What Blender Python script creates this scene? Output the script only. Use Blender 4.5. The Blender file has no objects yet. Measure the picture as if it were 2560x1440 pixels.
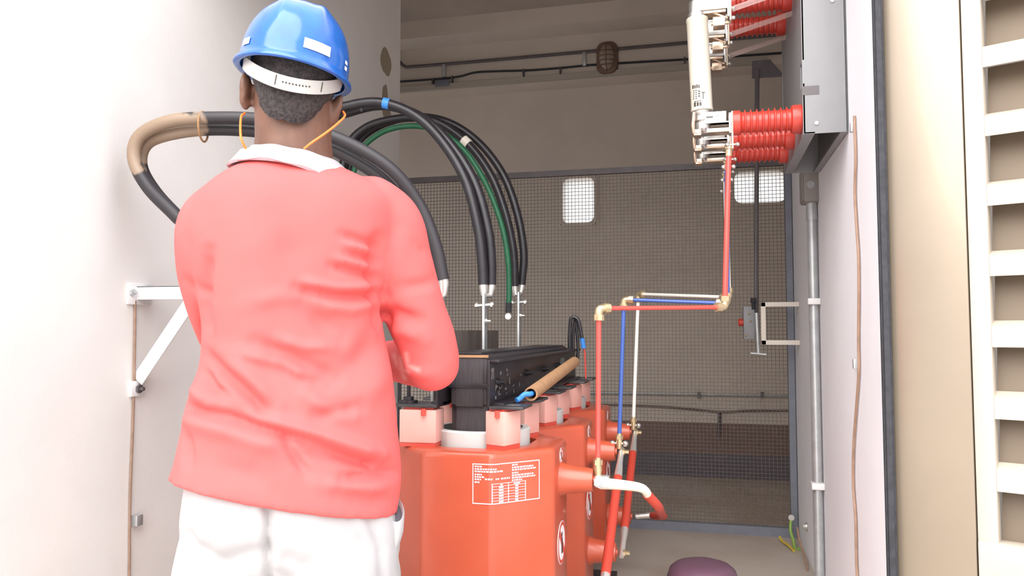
import bpy, bmesh, math, random
from mathutils import Vector, Matrix, noise
random.seed(7)
S = bpy.context.scene
COL = S.collection
R = math.radians

# ------------------------------------------------------------------ camera
FPX = 1950.0
YAW, PITCH = R(14.0), R(3.2)
CAM = Vector((0, 0, 1.0))
cam = bpy.data.cameras.new('camera'); cam_o = bpy.data.objects.new('camera', cam); COL.objects.link(cam_o)
cam.sensor_width = 36.0; cam.lens = FPX / 2560.0 * 36.0; cam.clip_start = 0.02; cam.clip_end = 300
cam_o.location = CAM; cam_o.rotation_euler = (R(90) + PITCH, 0, YAW)
S.camera = cam_o

# ------------------------------------------------------------------ light
S.view_settings.view_transform = 'Standard'; S.view_settings.look = 'None'
S.view_settings.gamma = 1.0; S.view_settings.use_curve_mapping = False
S.view_settings.exposure = 0.0
w = bpy.data.worlds.new('overcast_sky'); S.world = w; w.use_nodes = True
nt = w.node_tree; nt.nodes.clear()
wo = nt.nodes.new('ShaderNodeOutputWorld'); bg = nt.nodes.new('ShaderNodeBackground')
tc = nt.nodes.new('ShaderNodeTexCoord'); sx = nt.nodes.new('ShaderNodeSeparateXYZ'); cr = nt.nodes.new('ShaderNodeValToRGB')
nt.links.new(tc.outputs['Generated'], sx.inputs[0]); nt.links.new(sx.outputs['Z'], cr.inputs[0])
cr.color_ramp.elements[0].position = 0.0; cr.color_ramp.elements[0].color = (0.60, 0.605, 0.62, 1)
cr.color_ramp.elements[1].position = 0.60; cr.color_ramp.elements[1].color = (1.24, 1.30, 1.42, 1)
nt.links.new(cr.outputs[0], bg.inputs[0]); bg.inputs[1].default_value = 2.4
nt.links.new(bg.outputs[0], wo.inputs[0])
sun = bpy.data.lights.new('hazy_sun', 'SUN'); sun.energy = 5.2; sun.angle = R(70); sun.color = (1.0, 0.95, 0.87)
sun_o = bpy.data.objects.new('hazy_sun', sun); COL.objects.link(sun_o)
sun_o.rotation_euler = Vector((0.07, 0.74, -0.66)).to_track_quat('-Z', 'Y').to_euler()

# ------------------------------------------------------------------ coordinates
_f = Vector((-math.sin(YAW), math.cos(YAW), 0)); _r = Vector((math.cos(YAW), math.sin(YAW), 0)); _z = Vector((0, 0, 1))
FWD = _f * math.cos(PITCH) + _z * math.sin(PITCH); UP = -_f * math.sin(PITCH) + _z * math.cos(PITCH)
def ray(px, py): return FWD + _r * ((px - 1280) / FPX) - UP * ((py - 720) / FPX)
def PY(px, py, Y): d = ray(px, py); return CAM + d * (Y / d.y)
def PX(px, py, X): d = ray(px, py); return CAM + d * (X / d.x)
def PZ(px, py, Z): d = ray(px, py); return CAM + d * ((Z - CAM.z) / d.z)
def pix(p):
    q = Vector(p) - CAM; dep = q.dot(FWD)
    return (1280 + FPX * q.dot(_r) / dep, 720 - FPX * q.dot(UP) / dep, dep)

# ------------------------------------------------------------------ materials
_M = {}
def mat(name, col, rough=0.6, metal=0.0, var=0.0, scale=20.0, bump=0.0, bscale=60.0, spec=0.5, col2=None, coat=0.0, trans=0.0, alpha=1.0, stretch=None):
    if name in _M: return _M[name]
    m = bpy.data.materials.new(name); m.use_nodes = True; n = m.node_tree; b = n.nodes['Principled BSDF']
    b.inputs['Roughness'].default_value = rough; b.inputs['Metallic'].default_value = metal
    b.inputs['Specular IOR Level'].default_value = spec; b.inputs['Coat Weight'].default_value = coat
    b.inputs['Coat Roughness'].default_value = 0.08
    b.inputs['Transmission Weight'].default_value = trans; b.inputs['Alpha'].default_value = alpha
    b.inputs['Base Color'].default_value = (*col, 1)
    if var > 0 or col2 or bump > 0:
        t = n.nodes.new('ShaderNodeTexCoord'); src = t.outputs['Object']
        if stretch:
            mp = n.nodes.new('ShaderNodeMapping'); mp.inputs['Scale'].default_value = stretch
            n.links.new(src, mp.inputs[0]); src = mp.outputs[0]
    if var > 0 or col2:
        nz = n.nodes.new('ShaderNodeTexNoise'); nz.inputs['Scale'].default_value = scale; nz.inputs['Detail'].default_value = 5
        n.links.new(src, nz.inputs['Vector'])
        rp = n.nodes.new('ShaderNodeValToRGB')
        c2 = col2 if col2 else tuple(max(0, c * (1 - var)) for c in col)
        rp.color_ramp.elements[0].position = 0.38; rp.color_ramp.elements[0].color = (*c2, 1)
        rp.color_ramp.elements[1].position = 0.62; rp.color_ramp.elements[1].color = (*col, 1)
        n.links.new(nz.outputs['Fac'], rp.inputs[0]); n.links.new(rp.outputs[0], b.inputs['Base Color'])
    if bump > 0:
        nb = n.nodes.new('ShaderNodeTexNoise'); nb.inputs['Scale'].default_value = bscale; nb.inputs['Detail'].default_value = 4
        n.links.new(src, nb.inputs['Vector'])
        bp = n.nodes.new('ShaderNodeBump'); bp.inputs['Strength'].default_value = bump; bp.inputs['Distance'].default_value = 0.004
        n.links.new(nb.outputs['Fac'], bp.inputs['Height']); n.links.new(bp.outputs[0], b.inputs['Normal'])
    _M[name] = m; return m

plaster = mat('painted_plaster', (0.86, 0.82, 0.79), 0.75, var=0.05, scale=3, bump=0.12, bscale=90)
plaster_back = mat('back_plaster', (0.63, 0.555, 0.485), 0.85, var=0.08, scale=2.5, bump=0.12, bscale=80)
plaster_white = mat('white_painted_wall', (0.86, 0.86, 0.90), 0.6, var=0.04, scale=3, bump=0.06, bscale=70)
ceil_m = mat('concrete_soffit', (0.42, 0.36, 0.315), 0.9, var=0.1, scale=3, bump=0.1)
floor_m = mat('dusty_concrete_floor', (0.42, 0.36, 0.31), 0.8, scale=2.2, bump=0.2, bscale=50, col2=(0.35, 0.275, 0.22))
ground_m = mat('pale_concrete_apron', (0.56, 0.52, 0.47), 0.9, var=0.12, scale=4, bump=0.2)
dado_red = mat('dado_brown', (0.19, 0.118, 0.10), 0.7, var=0.1, scale=5)
dado_blue = mat('dado_slate', (0.115, 0.105, 0.125), 0.7, var=0.1, scale=5)
steel_blue = mat('blue_grey_steel', (0.19, 0.20, 0.24), 0.5, 0.3, var=0.1)
steel_dark = mat('dark_grey_steel', (0.13, 0.115, 0.12), 0.55, 0.3, var=0.15)
wire_m = mat('mesh_wire', (0.12, 0.097, 0.083), 0.6, 0.2)
glass_m = mat('frosted_pane', (0.86, 0.84, 0.80), 0.5, trans=0.9)
beige = mat('beige_gloss_paint', (0.31, 0.25, 0.19), 0.34, 0.55, var=0.06, scale=4, coat=0.3, bump=0.03, bscale=30)
beige_light = mat('cream_louvre_paint', (0.47, 0.41, 0.34), 0.4, var=0.05, scale=6)
beige_shaded = mat('shaded_blade_beige', (0.16, 0.118, 0.08), 0.6, var=0.1, scale=8)  # shade of the recess behind the slats put into the blade colour
rubber = mat('black_rubber', (0.035, 0.035, 0.042), 0.8, var=0.3, scale=60)
coil_m = mat('red_cast_resin', (0.50, 0.085, 0.040), 0.33, var=0.08, scale=8, coat=0.25, bump=0.02, bscale=20)
lv_m = mat('grey_winding', (0.62, 0.63, 0.61), 0.5, var=0.06, scale=10)
core_m = mat('black_core_steel', (0.038, 0.032, 0.038), 0.45, 0.2, col2=(0.055, 0.047, 0.05), scale=12, stretch=(40, 40, 1.5), bump=0.1)
clamp_m = mat('black_clamp_steel', (0.035, 0.03, 0.035), 0.38, 0.3, var=0.3, scale=14, bump=0.1, bscale=25)
scuff_m = mat('scuffed_bare_steel', (0.32, 0.31, 0.31), 0.5, 0.5, var=0.3, scale=80)
pink_m = mat('pink_resin_block', (0.80, 0.42, 0.36), 0.55, var=0.06, scale=10)
pink_red = mat('red_rubber_pad', (0.60, 0.075, 0.05), 0.5)
label_m = mat('pale_pink_print', (0.86, 0.55, 0.56), 0.5)
white_m = mat('white_print', (0.85, 0.80, 0.82), 0.5)
ink_m = mat('black_ink', (0.04, 0.035, 0.03), 0.5)
bar_red = mat('red_bar_paint', (0.70, 0.075, 0.06), 0.32, coat=0.3)
bar_blue = mat('blue_bar_paint', (0.045, 0.10, 0.36), 0.35, coat=0.3)
bar_white = mat('white_bar_paint', (0.80, 0.79, 0.73), 0.35, coat=0.3)
brass = mat('brass', (0.66, 0.53, 0.33), 0.3, 0.75, var=0.15, scale=60)
copper = mat('tinned_copper', (0.66, 0.50, 0.38), 0.32, 0.85)
silver = mat('silvered_metal', (0.56, 0.55, 0.53), 0.3, 0.85)
zinc = mat('galvanised_steel', (0.55, 0.57, 0.58), 0.4, 0.6, var=0.12, scale=30)
lug_m = mat('tinned_lug', (0.80, 0.79, 0.75), 0.3, 0.8)
ins_red = mat('red_insulator_resin', (0.52, 0.045, 0.030), 0.38, coat=0.2)
tube_red = mat('red_heat_shrink', (0.47, 0.05, 0.03), 0.45)
chassis_m = mat('light_grey_enamel', (0.25, 0.25, 0.26), 0.5, var=0.04)
porcelain = mat('cream_fuse_porcelain', (0.56, 0.51, 0.43), 0.3, coat=0.3)
clear_m = mat('clear_plastic_rod', (0.72, 0.56, 0.53), 0.25, alpha=0.35)
black_cable = mat('black_cable_jacket', (0.024, 0.021, 0.026), 0.36, var=0.3, scale=25, bump=0.08)
green_cable = mat('green_cable_jacket', (0.012, 0.125, 0.055), 0.45, var=0.2, scale=20)
blue_m = mat('blue_tape', (0.05, 0.26, 0.75), 0.5)
tan_m = mat('tan_paper_tube', (0.40, 0.22, 0.11), 0.75, var=0.15, scale=40)
cream_m = mat('cream_tag', (0.78, 0.72, 0.64), 0.7)
earth_brown = mat('brown_earth_wire', (0.34, 0.21, 0.145), 0.5, var=0.2, scale=30)
yellow_m = mat('yellow_wire', (0.55, 0.40, 0.05), 0.5)
yg_m = mat('green_wire', (0.22, 0.36, 0.07), 0.5)
white_steel = mat('white_painted_steel', (0.80, 0.79, 0.79), 0.45)
lamp_m = mat('brown_dusty_lamp_housing', (0.17, 0.10, 0.07), 0.6, var=0.15, scale=30)
lamp_glass = mat('dusty_lamp_glass', (0.34, 0.27, 0.22), 0.3)
purple_m = mat('purple_plastic', (0.17, 0.085, 0.13), 0.4)
board_m = mat('brown_barrier_board', (0.17, 0.138, 0.12), 0.7, var=0.25, scale=6, stretch=(4, 4, 0.6))
skin_m = mat('brown_skin', (0.17, 0.080, 0.052), 0.5, var=0.15, scale=30, bump=0.05, bscale=200)
hair_m = mat('short_black_hair', (0.020, 0.016, 0.018), 0.8, col2=(0.055, 0.042, 0.042), scale=160, bump=1.0, bscale=220)
shirt_m = mat('red_cotton_shirt', (0.72, 0.112, 0.108), 0.85, var=0.06, scale=9, bump=0.06, bscale=500)
collar_m = mat('white_collar_cloth', (0.47, 0.47, 0.51), 0.85, col2=(0.38, 0.36, 0.395), scale=14)
trouser_m = mat('off_white_trousers', (0.42, 0.40, 0.405), 0.9, var=0.14, scale=10, bump=0.06, bscale=400)
shoe_m = mat('dark_leather', (0.05, 0.035, 0.03), 0.5)
helmet_m = mat('blue_glossy_plastic', (0.010, 0.115, 0.46), 0.20, var=0.15, scale=40, coat=0.3)
strap_m = mat('white_plastic_band', (0.44, 0.41, 0.39), 0.5)
orange_m = mat('orange_cord', (0.90, 0.20, 0.035), 0.5)
stain_m = mat('brown_damp_stain', (0.26, 0.19, 0.12), 0.9, var=0.2, scale=20)
eye_m = mat('eye_white', (0.8, 0.78, 0.74), 0.3)

def dusty_cable():
    m = bpy.data.materials.new('dusty_black_cable'); m.use_nodes = True; n = m.node_tree; b = n.nodes['Principled BSDF']
    b.inputs['Roughness'].default_value = 0.5
    t = n.nodes.new('ShaderNodeTexCoord'); nz = n.nodes.new('ShaderNodeTexNoise'); nz.inputs['Scale'].default_value = 9; nz.inputs['Detail'].default_value = 4
    n.links.new(t.outputs['Object'], nz.inputs['Vector'])
    at = n.nodes.new('ShaderNodeAttribute'); at.attribute_name = 'dust'
    ad = n.nodes.new('ShaderNodeMath'); ad.operation = 'MULTIPLY_ADD'; ad.inputs[1].default_value = 0.9
    n.links.new(at.outputs['Fac'], ad.inputs[0]); n.links.new(nz.outputs['Fac'], ad.inputs[2])
    rp = n.nodes.new('ShaderNodeValToRGB')
    sc_ = n.nodes.new('ShaderNodeMath'); sc_.operation = 'MULTIPLY'; sc_.inputs[1].default_value = 0.6; n.links.new(ad.outputs[0], sc_.inputs[0])
    rp.color_ramp.elements[0].position = 0.775; rp.color_ramp.elements[0].color = (0.028, 0.024, 0.028, 1)
    rp.color_ramp.elements[1].position = 0.815; rp.color_ramp.elements[1].color = (0.30, 0.215, 0.15, 1)
    n.links.new(sc_.outputs[0], rp.inputs[0]); n.links.new(rp.outputs[0], b.inputs['Base Color'])
    return m
dust_m = dusty_cable()

# ------------------------------------------------------------------ mesh helpers
def box(bm, a, b, M=None):
    x0, y0, z0 = a; x1, y1, z1 = b
    v = [Vector(p) for p in ((x0,y0,z0),(x1,y0,z0),(x1,y1,z0),(x0,y1,z0),(x0,y0,z1),(x1,y0,z1),(x1,y1,z1),(x0,y1,z1))]
    if M: v = [M @ p for p in v]
    v = [bm.verts.new(p) for p in v]
    for f in ((3,2,1,0),(4,5,6,7),(0,1,5,4),(1,2,6,5),(2,3,7,6),(3,0,4,7)): bm.faces.new([v[i] for i in f])
    return bm
def B(a, b, M=None):
    bm = bmesh.new(); return box(bm, a, b, M)
def catmull(pts, n=8):
    pts = [Vector(p) for p in pts]
    if len(pts) < 3: return pts
    out = []; P = [2 * pts[0] - pts[1]] + pts + [2 * pts[-1] - pts[-2]]
    for i in range(1, len(P) - 2):
        p0, p1, p2, p3 = P[i-1:i+3]
        for k in range(n):
            t = k / n
            out.append(0.5 * ((2*p1) + (p2-p0)*t + (2*p0-5*p1+4*p2-p3)*t*t + (3*p1-p0-3*p2+p3)*t**3))
    out.append(pts[-1]); return out
def frames(pts):
    T = []
    for i in range(len(pts)):
        a = pts[max(0, i-1)]; b = pts[min(len(pts)-1, i+1)]; T.append((b - a).normalized())
    up = Vector((0, 0, 1)) if abs(T[0].z) < 0.9 else Vector((0, 1, 0))
    N = (up - T[0] * up.dot(T[0])).normalized(); out = []
    for t in T:
        N = (N - t * N.dot(t)).normalized(); out.append((t, N, t.cross(N)))
    return out
def tube(bm, pts, r, seg=14, smooth=0, flat=1.0):
    pts = [Vector(p) for p in pts]
    n0 = len(pts)
    if smooth: pts = catmull(pts, smooth)
    if not hasattr(r, '__len__'): rr = [r] * len(pts)
    elif len(r) == len(pts): rr = r
    else:
        rr = []
        for i in range(len(pts)):
            t = i * (len(r) - 1) / max(1, len(pts) - 1); k = min(int(t), len(r) - 2); rr.append(r[k] + (r[k+1] - r[k]) * (t - k))
    rings = []
    for p, (t, N, Bn), q in zip(pts, frames(pts), rr):
        rings.append([bm.verts.new(p + (N * math.cos(2*math.pi*j/seg) + Bn * math.sin(2*math.pi*j/seg) * flat) * q) for j in range(seg)])
    skin_rings(bm, rings); return bm
def skin_rings(bm, rings, cap=True):
    seg = len(rings[0])
    for a, b in zip(rings, rings[1:]):
        for j in range(seg):
            bm.faces.new((a[j], a[(j+1) % seg], b[(j+1) % seg], b[j]))
    if cap:
        bm.faces.new(rings[0][::-1]); bm.faces.new(rings[-1])
def Tb(pts, r, seg=14, smooth=0, flat=1.0):
    bm = bmesh.new(); return tube(bm, pts, r, seg, smooth, flat)
def lathe(bm, o, d, prof, seg=28):
    """prof: list of (radius, distance along d)"""
    o = Vector(o); d = Vector(d).normalized(); up = Vector((0,0,1)) if abs(d.z) < 0.9 else Vector((1,0,0))
    N = (up - d * up.dot(d)).normalized(); Q = d.cross(N)
    rings = [[bm.verts.new(o + d * h + (N * math.cos(2*math.pi*j/seg) + Q * math.sin(2*math.pi*j/seg)) * max(r, 1e-4)) for j in range(seg)] for r, h in prof]
    skin_rings(bm, rings); return bm
def L(o, d, prof, seg=28):
    bm = bmesh.new(); return lathe(bm, o, d, prof, seg)
def sph(bm, c, r, seg=16, M=None):
    sx_ = r if hasattr(r, '__len__') else (r, r, r)
    m = Matrix.Translation(Vector(c)) @ (M.to_4x4() if M else Matrix.Identity(4)) @ Matrix.Diagonal((*sx_, 1))
    bmesh.ops.create_uvsphere(bm, u_segments=seg, v_segments=max(8, seg // 2 + 2), radius=1, matrix=m); return bm
def prism(bm, outline, z0, z1):
    a = [bm.verts.new((x, y, z0)) for x, y in outline]; b = [bm.verts.new((x, y, z1)) for x, y in outline]
    skin_rings(bm, [a, b]); return bm

def props(o, label=None, cat=None, group=None, kind=None):
    if label: o['label'] = label
    if cat: o['category'] = cat
    if group: o['group'] = group
    if kind: o['kind'] = kind
    return o
def wloc(o):
    v = Vector(o.location)
    while o.parent: o = o.parent; v += Vector(o.location)
    return v
def obj(name, bm, m, parent=None, bevel=0.0, angle=35, label=None, cat=None, group=None, kind=None, keep_origin=False, bseg=2):
    bmesh.ops.recalc_face_normals(bm, faces=bm.faces[:])
    if bevel > 0:
        ed = [e for e in bm.edges if len(e.link_faces) == 2 and e.calc_face_angle(0) > R(30)]
        bmesh.ops.bevel(bm, geom=ed, offset=bevel, segments=bseg, profile=0.5, affect='EDGES', clamp_overlap=True)
    vs = [v.co for v in bm.verts]
    lo = Vector([min(v[i] for v in vs) for i in range(3)]); hi = Vector([max(v[i] for v in vs) for i in range(3)])
    org = Vector(((lo.x + hi.x) / 2, (lo.y + hi.y) / 2, lo.z))
    if keep_origin: org = Vector((0, 0, 0))
    for v in bm.verts: v.co -= org
    me = bpy.data.meshes.new(name); bm.to_mesh(me); bm.free()
    for mm in (m if isinstance(m, (list, tuple)) else [m]): me.materials.append(mm)
    o = bpy.data.objects.new(name, me); COL.objects.link(o)
    me.shade_smooth(); me.set_sharp_from_angle(angle=R(angle))
    if parent is not None:
        o.parent = parent; o.location = org - wloc(parent)
    else: o.location = org
    return props(o, label, cat, group, kind)
def thing(name, loc, label, cat, group=None, kind=None):
    o = bpy.data.objects.new(name, None); COL.objects.link(o); o.location = loc; o.empty_display_size = 0.05
    return props(o, label, cat, group, kind)
def struct(name, bm, m, **k): return obj(name, bm, m, kind='structure', **k)

# ================================================================== SETTING
XR, XL, YM, YB, ZC = 0.42, -1.66, 4.08, 5.60, 3.244
XP = 0.405                                       # face of the thicker front part of the right wall
YJ = PX(2200, 829, XP).y                         # door jamb
YSTEP = PX(2055, 829, XP).y
YEND = PX(995, 829, XL).y
struct('floor', B((-3.2, 1.72, -0.17), (1.2, 5.9, 0.0)), floor_m)
struct('ground', B((-14, -14, -0.37), (14, 1.72, -0.17)), ground_m)
struct('ground', B((-14, 5.9, -0.37), (14, 20, -0.17)), ground_m)
# left wall, its stains in the material
def stained_plaster():
    m = plaster.copy(); m.name = 'stained_plaster'; n = m.node_tree; b = n.nodes['Principled BSDF']
    geo = n.nodes.new('ShaderNodeNewGeometry'); sp = n.nodes.new('ShaderNodeSeparateXYZ'); n.links.new(geo.outputs['Position'], sp.inputs[0])
    nz = n.nodes.new('ShaderNodeTexNoise'); nz.inputs['Scale'].default_value = 14; n.links.new(geo.outputs['Position'], nz.inputs['Vector'])
    def mth(op, a, bb, c=None):
        k = n.nodes.new('ShaderNodeMath'); k.operation = op
        for i, v in enumerate((a, bb, c)):
            if v is None: continue
            if isinstance(v, (int, float)): k.inputs[i].default_value = v
            else: n.links.new(v, k.inputs[i])
        return k.outputs[0]
    def blob(px, py, hy, hz):
        p = PX(px, py, XL)
        dy = mth('DIVIDE', mth('SUBTRACT', sp.outputs['Y'], p.y), hy); dz = mth('DIVIDE', mth('SUBTRACT', sp.outputs['Z'], p.z), hz)
        q = mth('ADD', mth('MULTIPLY', dy, dy), mth('MULTIPLY', dz, dz))
        q = mth('ADD', q, mth('MULTIPLY', mth('SUBTRACT', nz.outputs['Fac'], 0.5), 1.2))
        return mth('LESS_THAN', q, 1.0)
    s = mth('MAXIMUM', blob(965, 155, 0.07, 0.075), mth('MAXIMUM', blob(962, 255, 0.045, 0.10), blob(968, 285, 0.05, 0.05)))
    mx = n.nodes.new('ShaderNodeMix'); mx.data_type = 'RGBA'
    src = b.inputs['Base Color'].links[0].from_socket
    n.links.new(mth('MULTIPLY', s, 0.85), mx.inputs[0]); n.links.new(src, mx.inputs[6]); mx.inputs[7].default_value = (0.26, 0.19, 0.11, 1)
    n.links.new(mx.outputs[2], b.inputs['Base Color'])
    return m
struct('wall_left', B((XL - 0.16, 0.5, -0.17), (XL, YEND, ZC)), stained_plaster(), keep_origin=True)
struct('wall_right', B((XR, YJ + 0.02, 0.0), (XR + 0.20, YM + 0.04, ZC)), plaster_white)
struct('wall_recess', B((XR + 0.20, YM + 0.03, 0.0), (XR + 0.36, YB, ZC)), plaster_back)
struct('trim_1', B((XP, YJ, 0.0), (XR, YSTEP, ZC)), plaster_white)
struct('wall_front', B((0.435, YJ + 0.03, -0.17), (2.6, YJ + 0.2, ZC)), plaster)
bm = B((XL, YJ + 0.03, 2.42), (0.435, YJ + 0.2, ZC)); struct('wall_lintel', bm, plaster)
struct('ceiling', B((-3.2, YJ + 0.03, ZC), (2.6, 5.9, ZC + 0.15)), ceil_m)
bm = B((-3.2, YEND - 0.16, 0), (-3.04, 4.22, ZC)); box(bm, (-3.2, 5.32, 0), (-3.04, YB, ZC)); box(bm, (-3.2, 4.22, 2.25), (-3.04, 5.32, ZC)); struct('wall_side', bm, plaster_back)  # unseen doorway gap, added to let daylight into the back of the room
struct('wall_alcove', B((-3.2, YEND - 0.16, 0), (XL - 0.16, YEND - 0.001, ZC)), plaster)
# back wall with two window openings
def rr_pts(x0, x1, z0, z1, r, n=6):
    out = []
    for cx, cz, a0 in ((x1-r, z1-r, 0), (x0+r, z1-r, 90), (x0+r, z0+r, 180), (x1-r, z0+r, 270)):
        for k in range(n + 1):
            a = R(a0 + 90 * k / n); out.append((cx + r*math.cos(a), cz + r*math.sin(a)))
    return out
wins = []
for (xa, ya, xb, yb) in ((1401, 437, 1489, 563), (1832, 419, 1968, 514)):
    a = PY(xa, yb, YB); c = PY(xb, ya, YB); wins.append((a.x, c.x, a.z, c.z))
bm = bmesh.new(); y0, y1 = YB, YB + 0.2
zlo = min(wv[2] for wv in wins); zhi = max(wv[3] for wv in wins)
box(bm, (-3.2, y0, 0), (XR + 0.36, y1, zlo)); box(bm, (-3.2, y0, zhi), (XR + 0.36, y1, ZC))
xs = [-3.2, wins[0][0], wins[0][1], wins[1][0], wins[1][1], XR + 0.36]
for a, c in ((0, 1), (2, 3), (4, 5)): box(bm, (xs[a], y0, zlo), (xs[c], y1, zhi))
for wv in wins:
    if wv[2] > zlo + 1e-3: box(bm, (wv[0], y0, zlo), (wv[1], y1, wv[2]))
    if wv[3] < zhi - 1e-3: box(bm, (wv[0], y0, wv[3]), (wv[1], y1, zhi))
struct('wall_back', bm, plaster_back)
for i, wv in enumerate(wins):
    t = thing('window_%d' % (i + 1), ((wv[0]+wv[1])/2, YB, wv[2]), None, None, kind='structure')
    inner = rr_pts(wv[0]+0.012, wv[1]-0.012, wv[2]+0.012, wv[3]-0.012, 0.05); outer = rr_pts(wv[0]-0.012, wv[1]+0.012, wv[2]-0.012, wv[3]+0.012, 0.055)
    bm = bmesh.new(); n = len(inner)
    rings = [[bm.verts.new((x, y, z)) for x, z in pl] for pl, y in ((outer, YB-0.012), (inner, YB-0.012), (inner, YB+0.06), (outer, YB+0.06))]
    for q in range(4):
        a, b = rings[q], rings[(q+1) % 4]
        for j in range(n): bm.faces.new((a[j], a[(j+1) % n], b[(j+1) % n], b[j]))
    obj('window_frame', bm, plaster_back, t)
    obj('window_pane', B((wv[0]+0.002, YB+0.03, wv[2]+0.002), (wv[1]-0.002, YB+0.036, wv[3]-0.002)), glass_m, t)
# stepped beams along the back wall
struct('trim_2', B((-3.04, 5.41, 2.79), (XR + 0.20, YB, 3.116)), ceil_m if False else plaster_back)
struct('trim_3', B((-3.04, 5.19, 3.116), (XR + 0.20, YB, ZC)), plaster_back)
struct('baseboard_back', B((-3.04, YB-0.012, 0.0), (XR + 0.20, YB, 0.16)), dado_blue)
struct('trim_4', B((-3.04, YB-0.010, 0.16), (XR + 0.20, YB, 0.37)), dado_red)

# ---- beige louvred door standing open against the front
DD = Vector((0.9, -0.436, 0)).normalized(); DN = Vector((DD.y, -DD.x, 0))      # DN faces the camera
if DN.y > 0: DN = -DN
D0 = Vector((0.4295, YJ, 0))
MD = Matrix((( DD.x, -DN.x, 0, D0.x), (DD.y, -DN.y, 0, D0.y), (0, 0, 1, 0), (0, 0, 0, 1)))   # local x along leaf, y away from camera
def door_s(px):
    d = ray(px, 829); n = DN; t = (D0 - CAM).dot(n) / d.dot(n); return ((CAM + d*t) - D0).dot(DD)
s1, s2 = door_s(2424), door_s(2478); S_END = 0.98
dr = thing('door_1', D0 + Vector((0, 0, -0.15)), None, None, kind='structure')
obj('door_frame', B((0.0, 0.0, -0.15), (s1, 0.045, 2.45), MD), beige, dr, bevel=0.003, keep_origin=False)
obj('door_stile', B((s1 + 0.002, 0.004, -0.12), (s2, 0.045, 2.40), MD), beige_light, dr, bevel=0.003)
obj('door_stile', B((S_END - 0.06, 0.004, -0.12), (S_END, 0.045, 2.40), MD), beige_light, dr, bevel=0.003)
obj('door_rail', B((s2, 0.004, 2.32), (S_END - 0.06, 0.045, 2.40), MD), beige_light, dr, bevel=0.003)
obj('door_panel', B((s2, 0.02, -0.12), (S_END - 0.06, 0.03, 0.36), MD), beige, dr)
dmid = (D0 + DD * (s2 + 0.03) - CAM).dot(FWD)
def door_z(py):
    d = ray(2520, py); t = (D0 - CAM).dot(DN) / d.dot(DN); return (CAM + d*t).z
tops = [door_z(v) for v in (98, 280, 461, 640, 820+2, 1003, 1180, 1358)]
per = (tops[0] - tops[-1]) / 7
obj('door_rail', B((s1 + 0.003, -0.004, 0.36), (S_END, 0.045, tops[-1] - 0.004), MD), beige_light, dr, bevel=0.003)
bm = bmesh.new(); zz = tops[-1]
prof = [(0.046, zz - 0.02), (0.050, zz - 0.02), (0.075, zz + per - 0.03), (0.071, zz + per - 0.03)]
a = [bm.verts.new(MD @ Vector((s2 + 0.001, y, z))) for y, z in prof]; b = [bm.verts.new(MD @ Vector((S_END - 0.061, y, z))) for y, z in prof]
skin_rings(bm, [a, b]); obj('louvre_blade', bm, beige_shaded, dr)
zt = tops[-2]; k = 0
blades = []
while zt < 2.30:
    bm = bmesh.new()
    prof = [(0.006, zt), (0.006, zt - 0.046), (0.010, zt - 0.046), (0.010, zt - 0.004), (0.045, zt + 0.010), (0.045, zt + 0.014)]
    a = [bm.verts.new(MD @ Vector((s2, y, z))) for y, z in prof]; b = [bm.verts.new(MD @ Vector((S_END - 0.06, y, z))) for y, z in prof]
    skin_rings(bm, [a, b]); obj('louvre_slat', bm, beige_light, dr, bevel=0.0)
    bm = bmesh.new()
    prof = [(0.046, zt + 0.006), (0.050, zt + 0.006), (0.075, zt + per - 0.03), (0.071, zt + per - 0.03)]
    a = [bm.verts.new(MD @ Vector((s2 + 0.001, y, z))) for y, z in prof]; b = [bm.verts.new(MD @ Vector((S_END - 0.061, y, z))) for y, z in prof]
    skin_rings(bm, [a, b]); obj('louvre_blade', bm, beige_shaded, dr)
    zt += per
bm = B((XP, YJ - 0.012, -0.05), (0.4285, YJ, 2.42)); box(bm, (XP + 0.004, YJ - 0.02, -0.05), (0.4225, YJ - 0.012, 2.42))
struct('trim_5', bm, rubber, bevel=0.002)

# ================================================================== TRANSFORMER
TX, TY, PITCHY, RC = -0.628, 2.162, 0.53, 0.23
ZT, ZB = 0.690, 0.13
tr = thing('transformer', (TX, TY + PITCHY, 0), 'dry-type power transformer with three red octagonal coils standing on the concrete floor', 'transformer')
def octagon(cx, cy, ap, rad=0.03, n=5):
    h = ap * math.tan(R(22.5)); V = []
    for k in range(8):
        a = R(-90 - 22.5 + 45 * k); V.append(Vector((ap / math.cos(R(22.5)) * math.cos(a), ap / math.cos(R(22.5)) * math.sin(a))))
    out = []
    for k in range(8):
        p = V[k]; a = (V[k-1] - p).normalized(); b = (V[(k+1) % 8] - p).normalized()
        t = rad * math.tan(R(22.5)); s = p + a*t; e = p + b*t
        c = p + (a + b).normalized() * (rad / math.cos(R(22.5)))
        a0 = math.atan2(*(s - c).yx); a1 = math.atan2(*(e - c).yx)
        if a1 < a0: a1 += 2*math.pi
        for q in range(n + 1):
            an = a0 + (a1 - a0) * q / n; out.append((cx + c.x + rad*math.cos(an), cy + c.y + rad*math.sin(an)))
    return out
def walk(outline, start, length):
    """points along the outline (counter-clockwise), from start (index of the first point), with distances"""
    pts = [Vector(p) for p in outline]; n = len(pts); out = []; s = 0; i = start; out.append((0, pts[i % n]))
    while s < length:
        j = i + 1; s += (pts[j % n] - pts[i % n]).length; out.append((s, pts[j % n])); i = j
    return out
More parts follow.
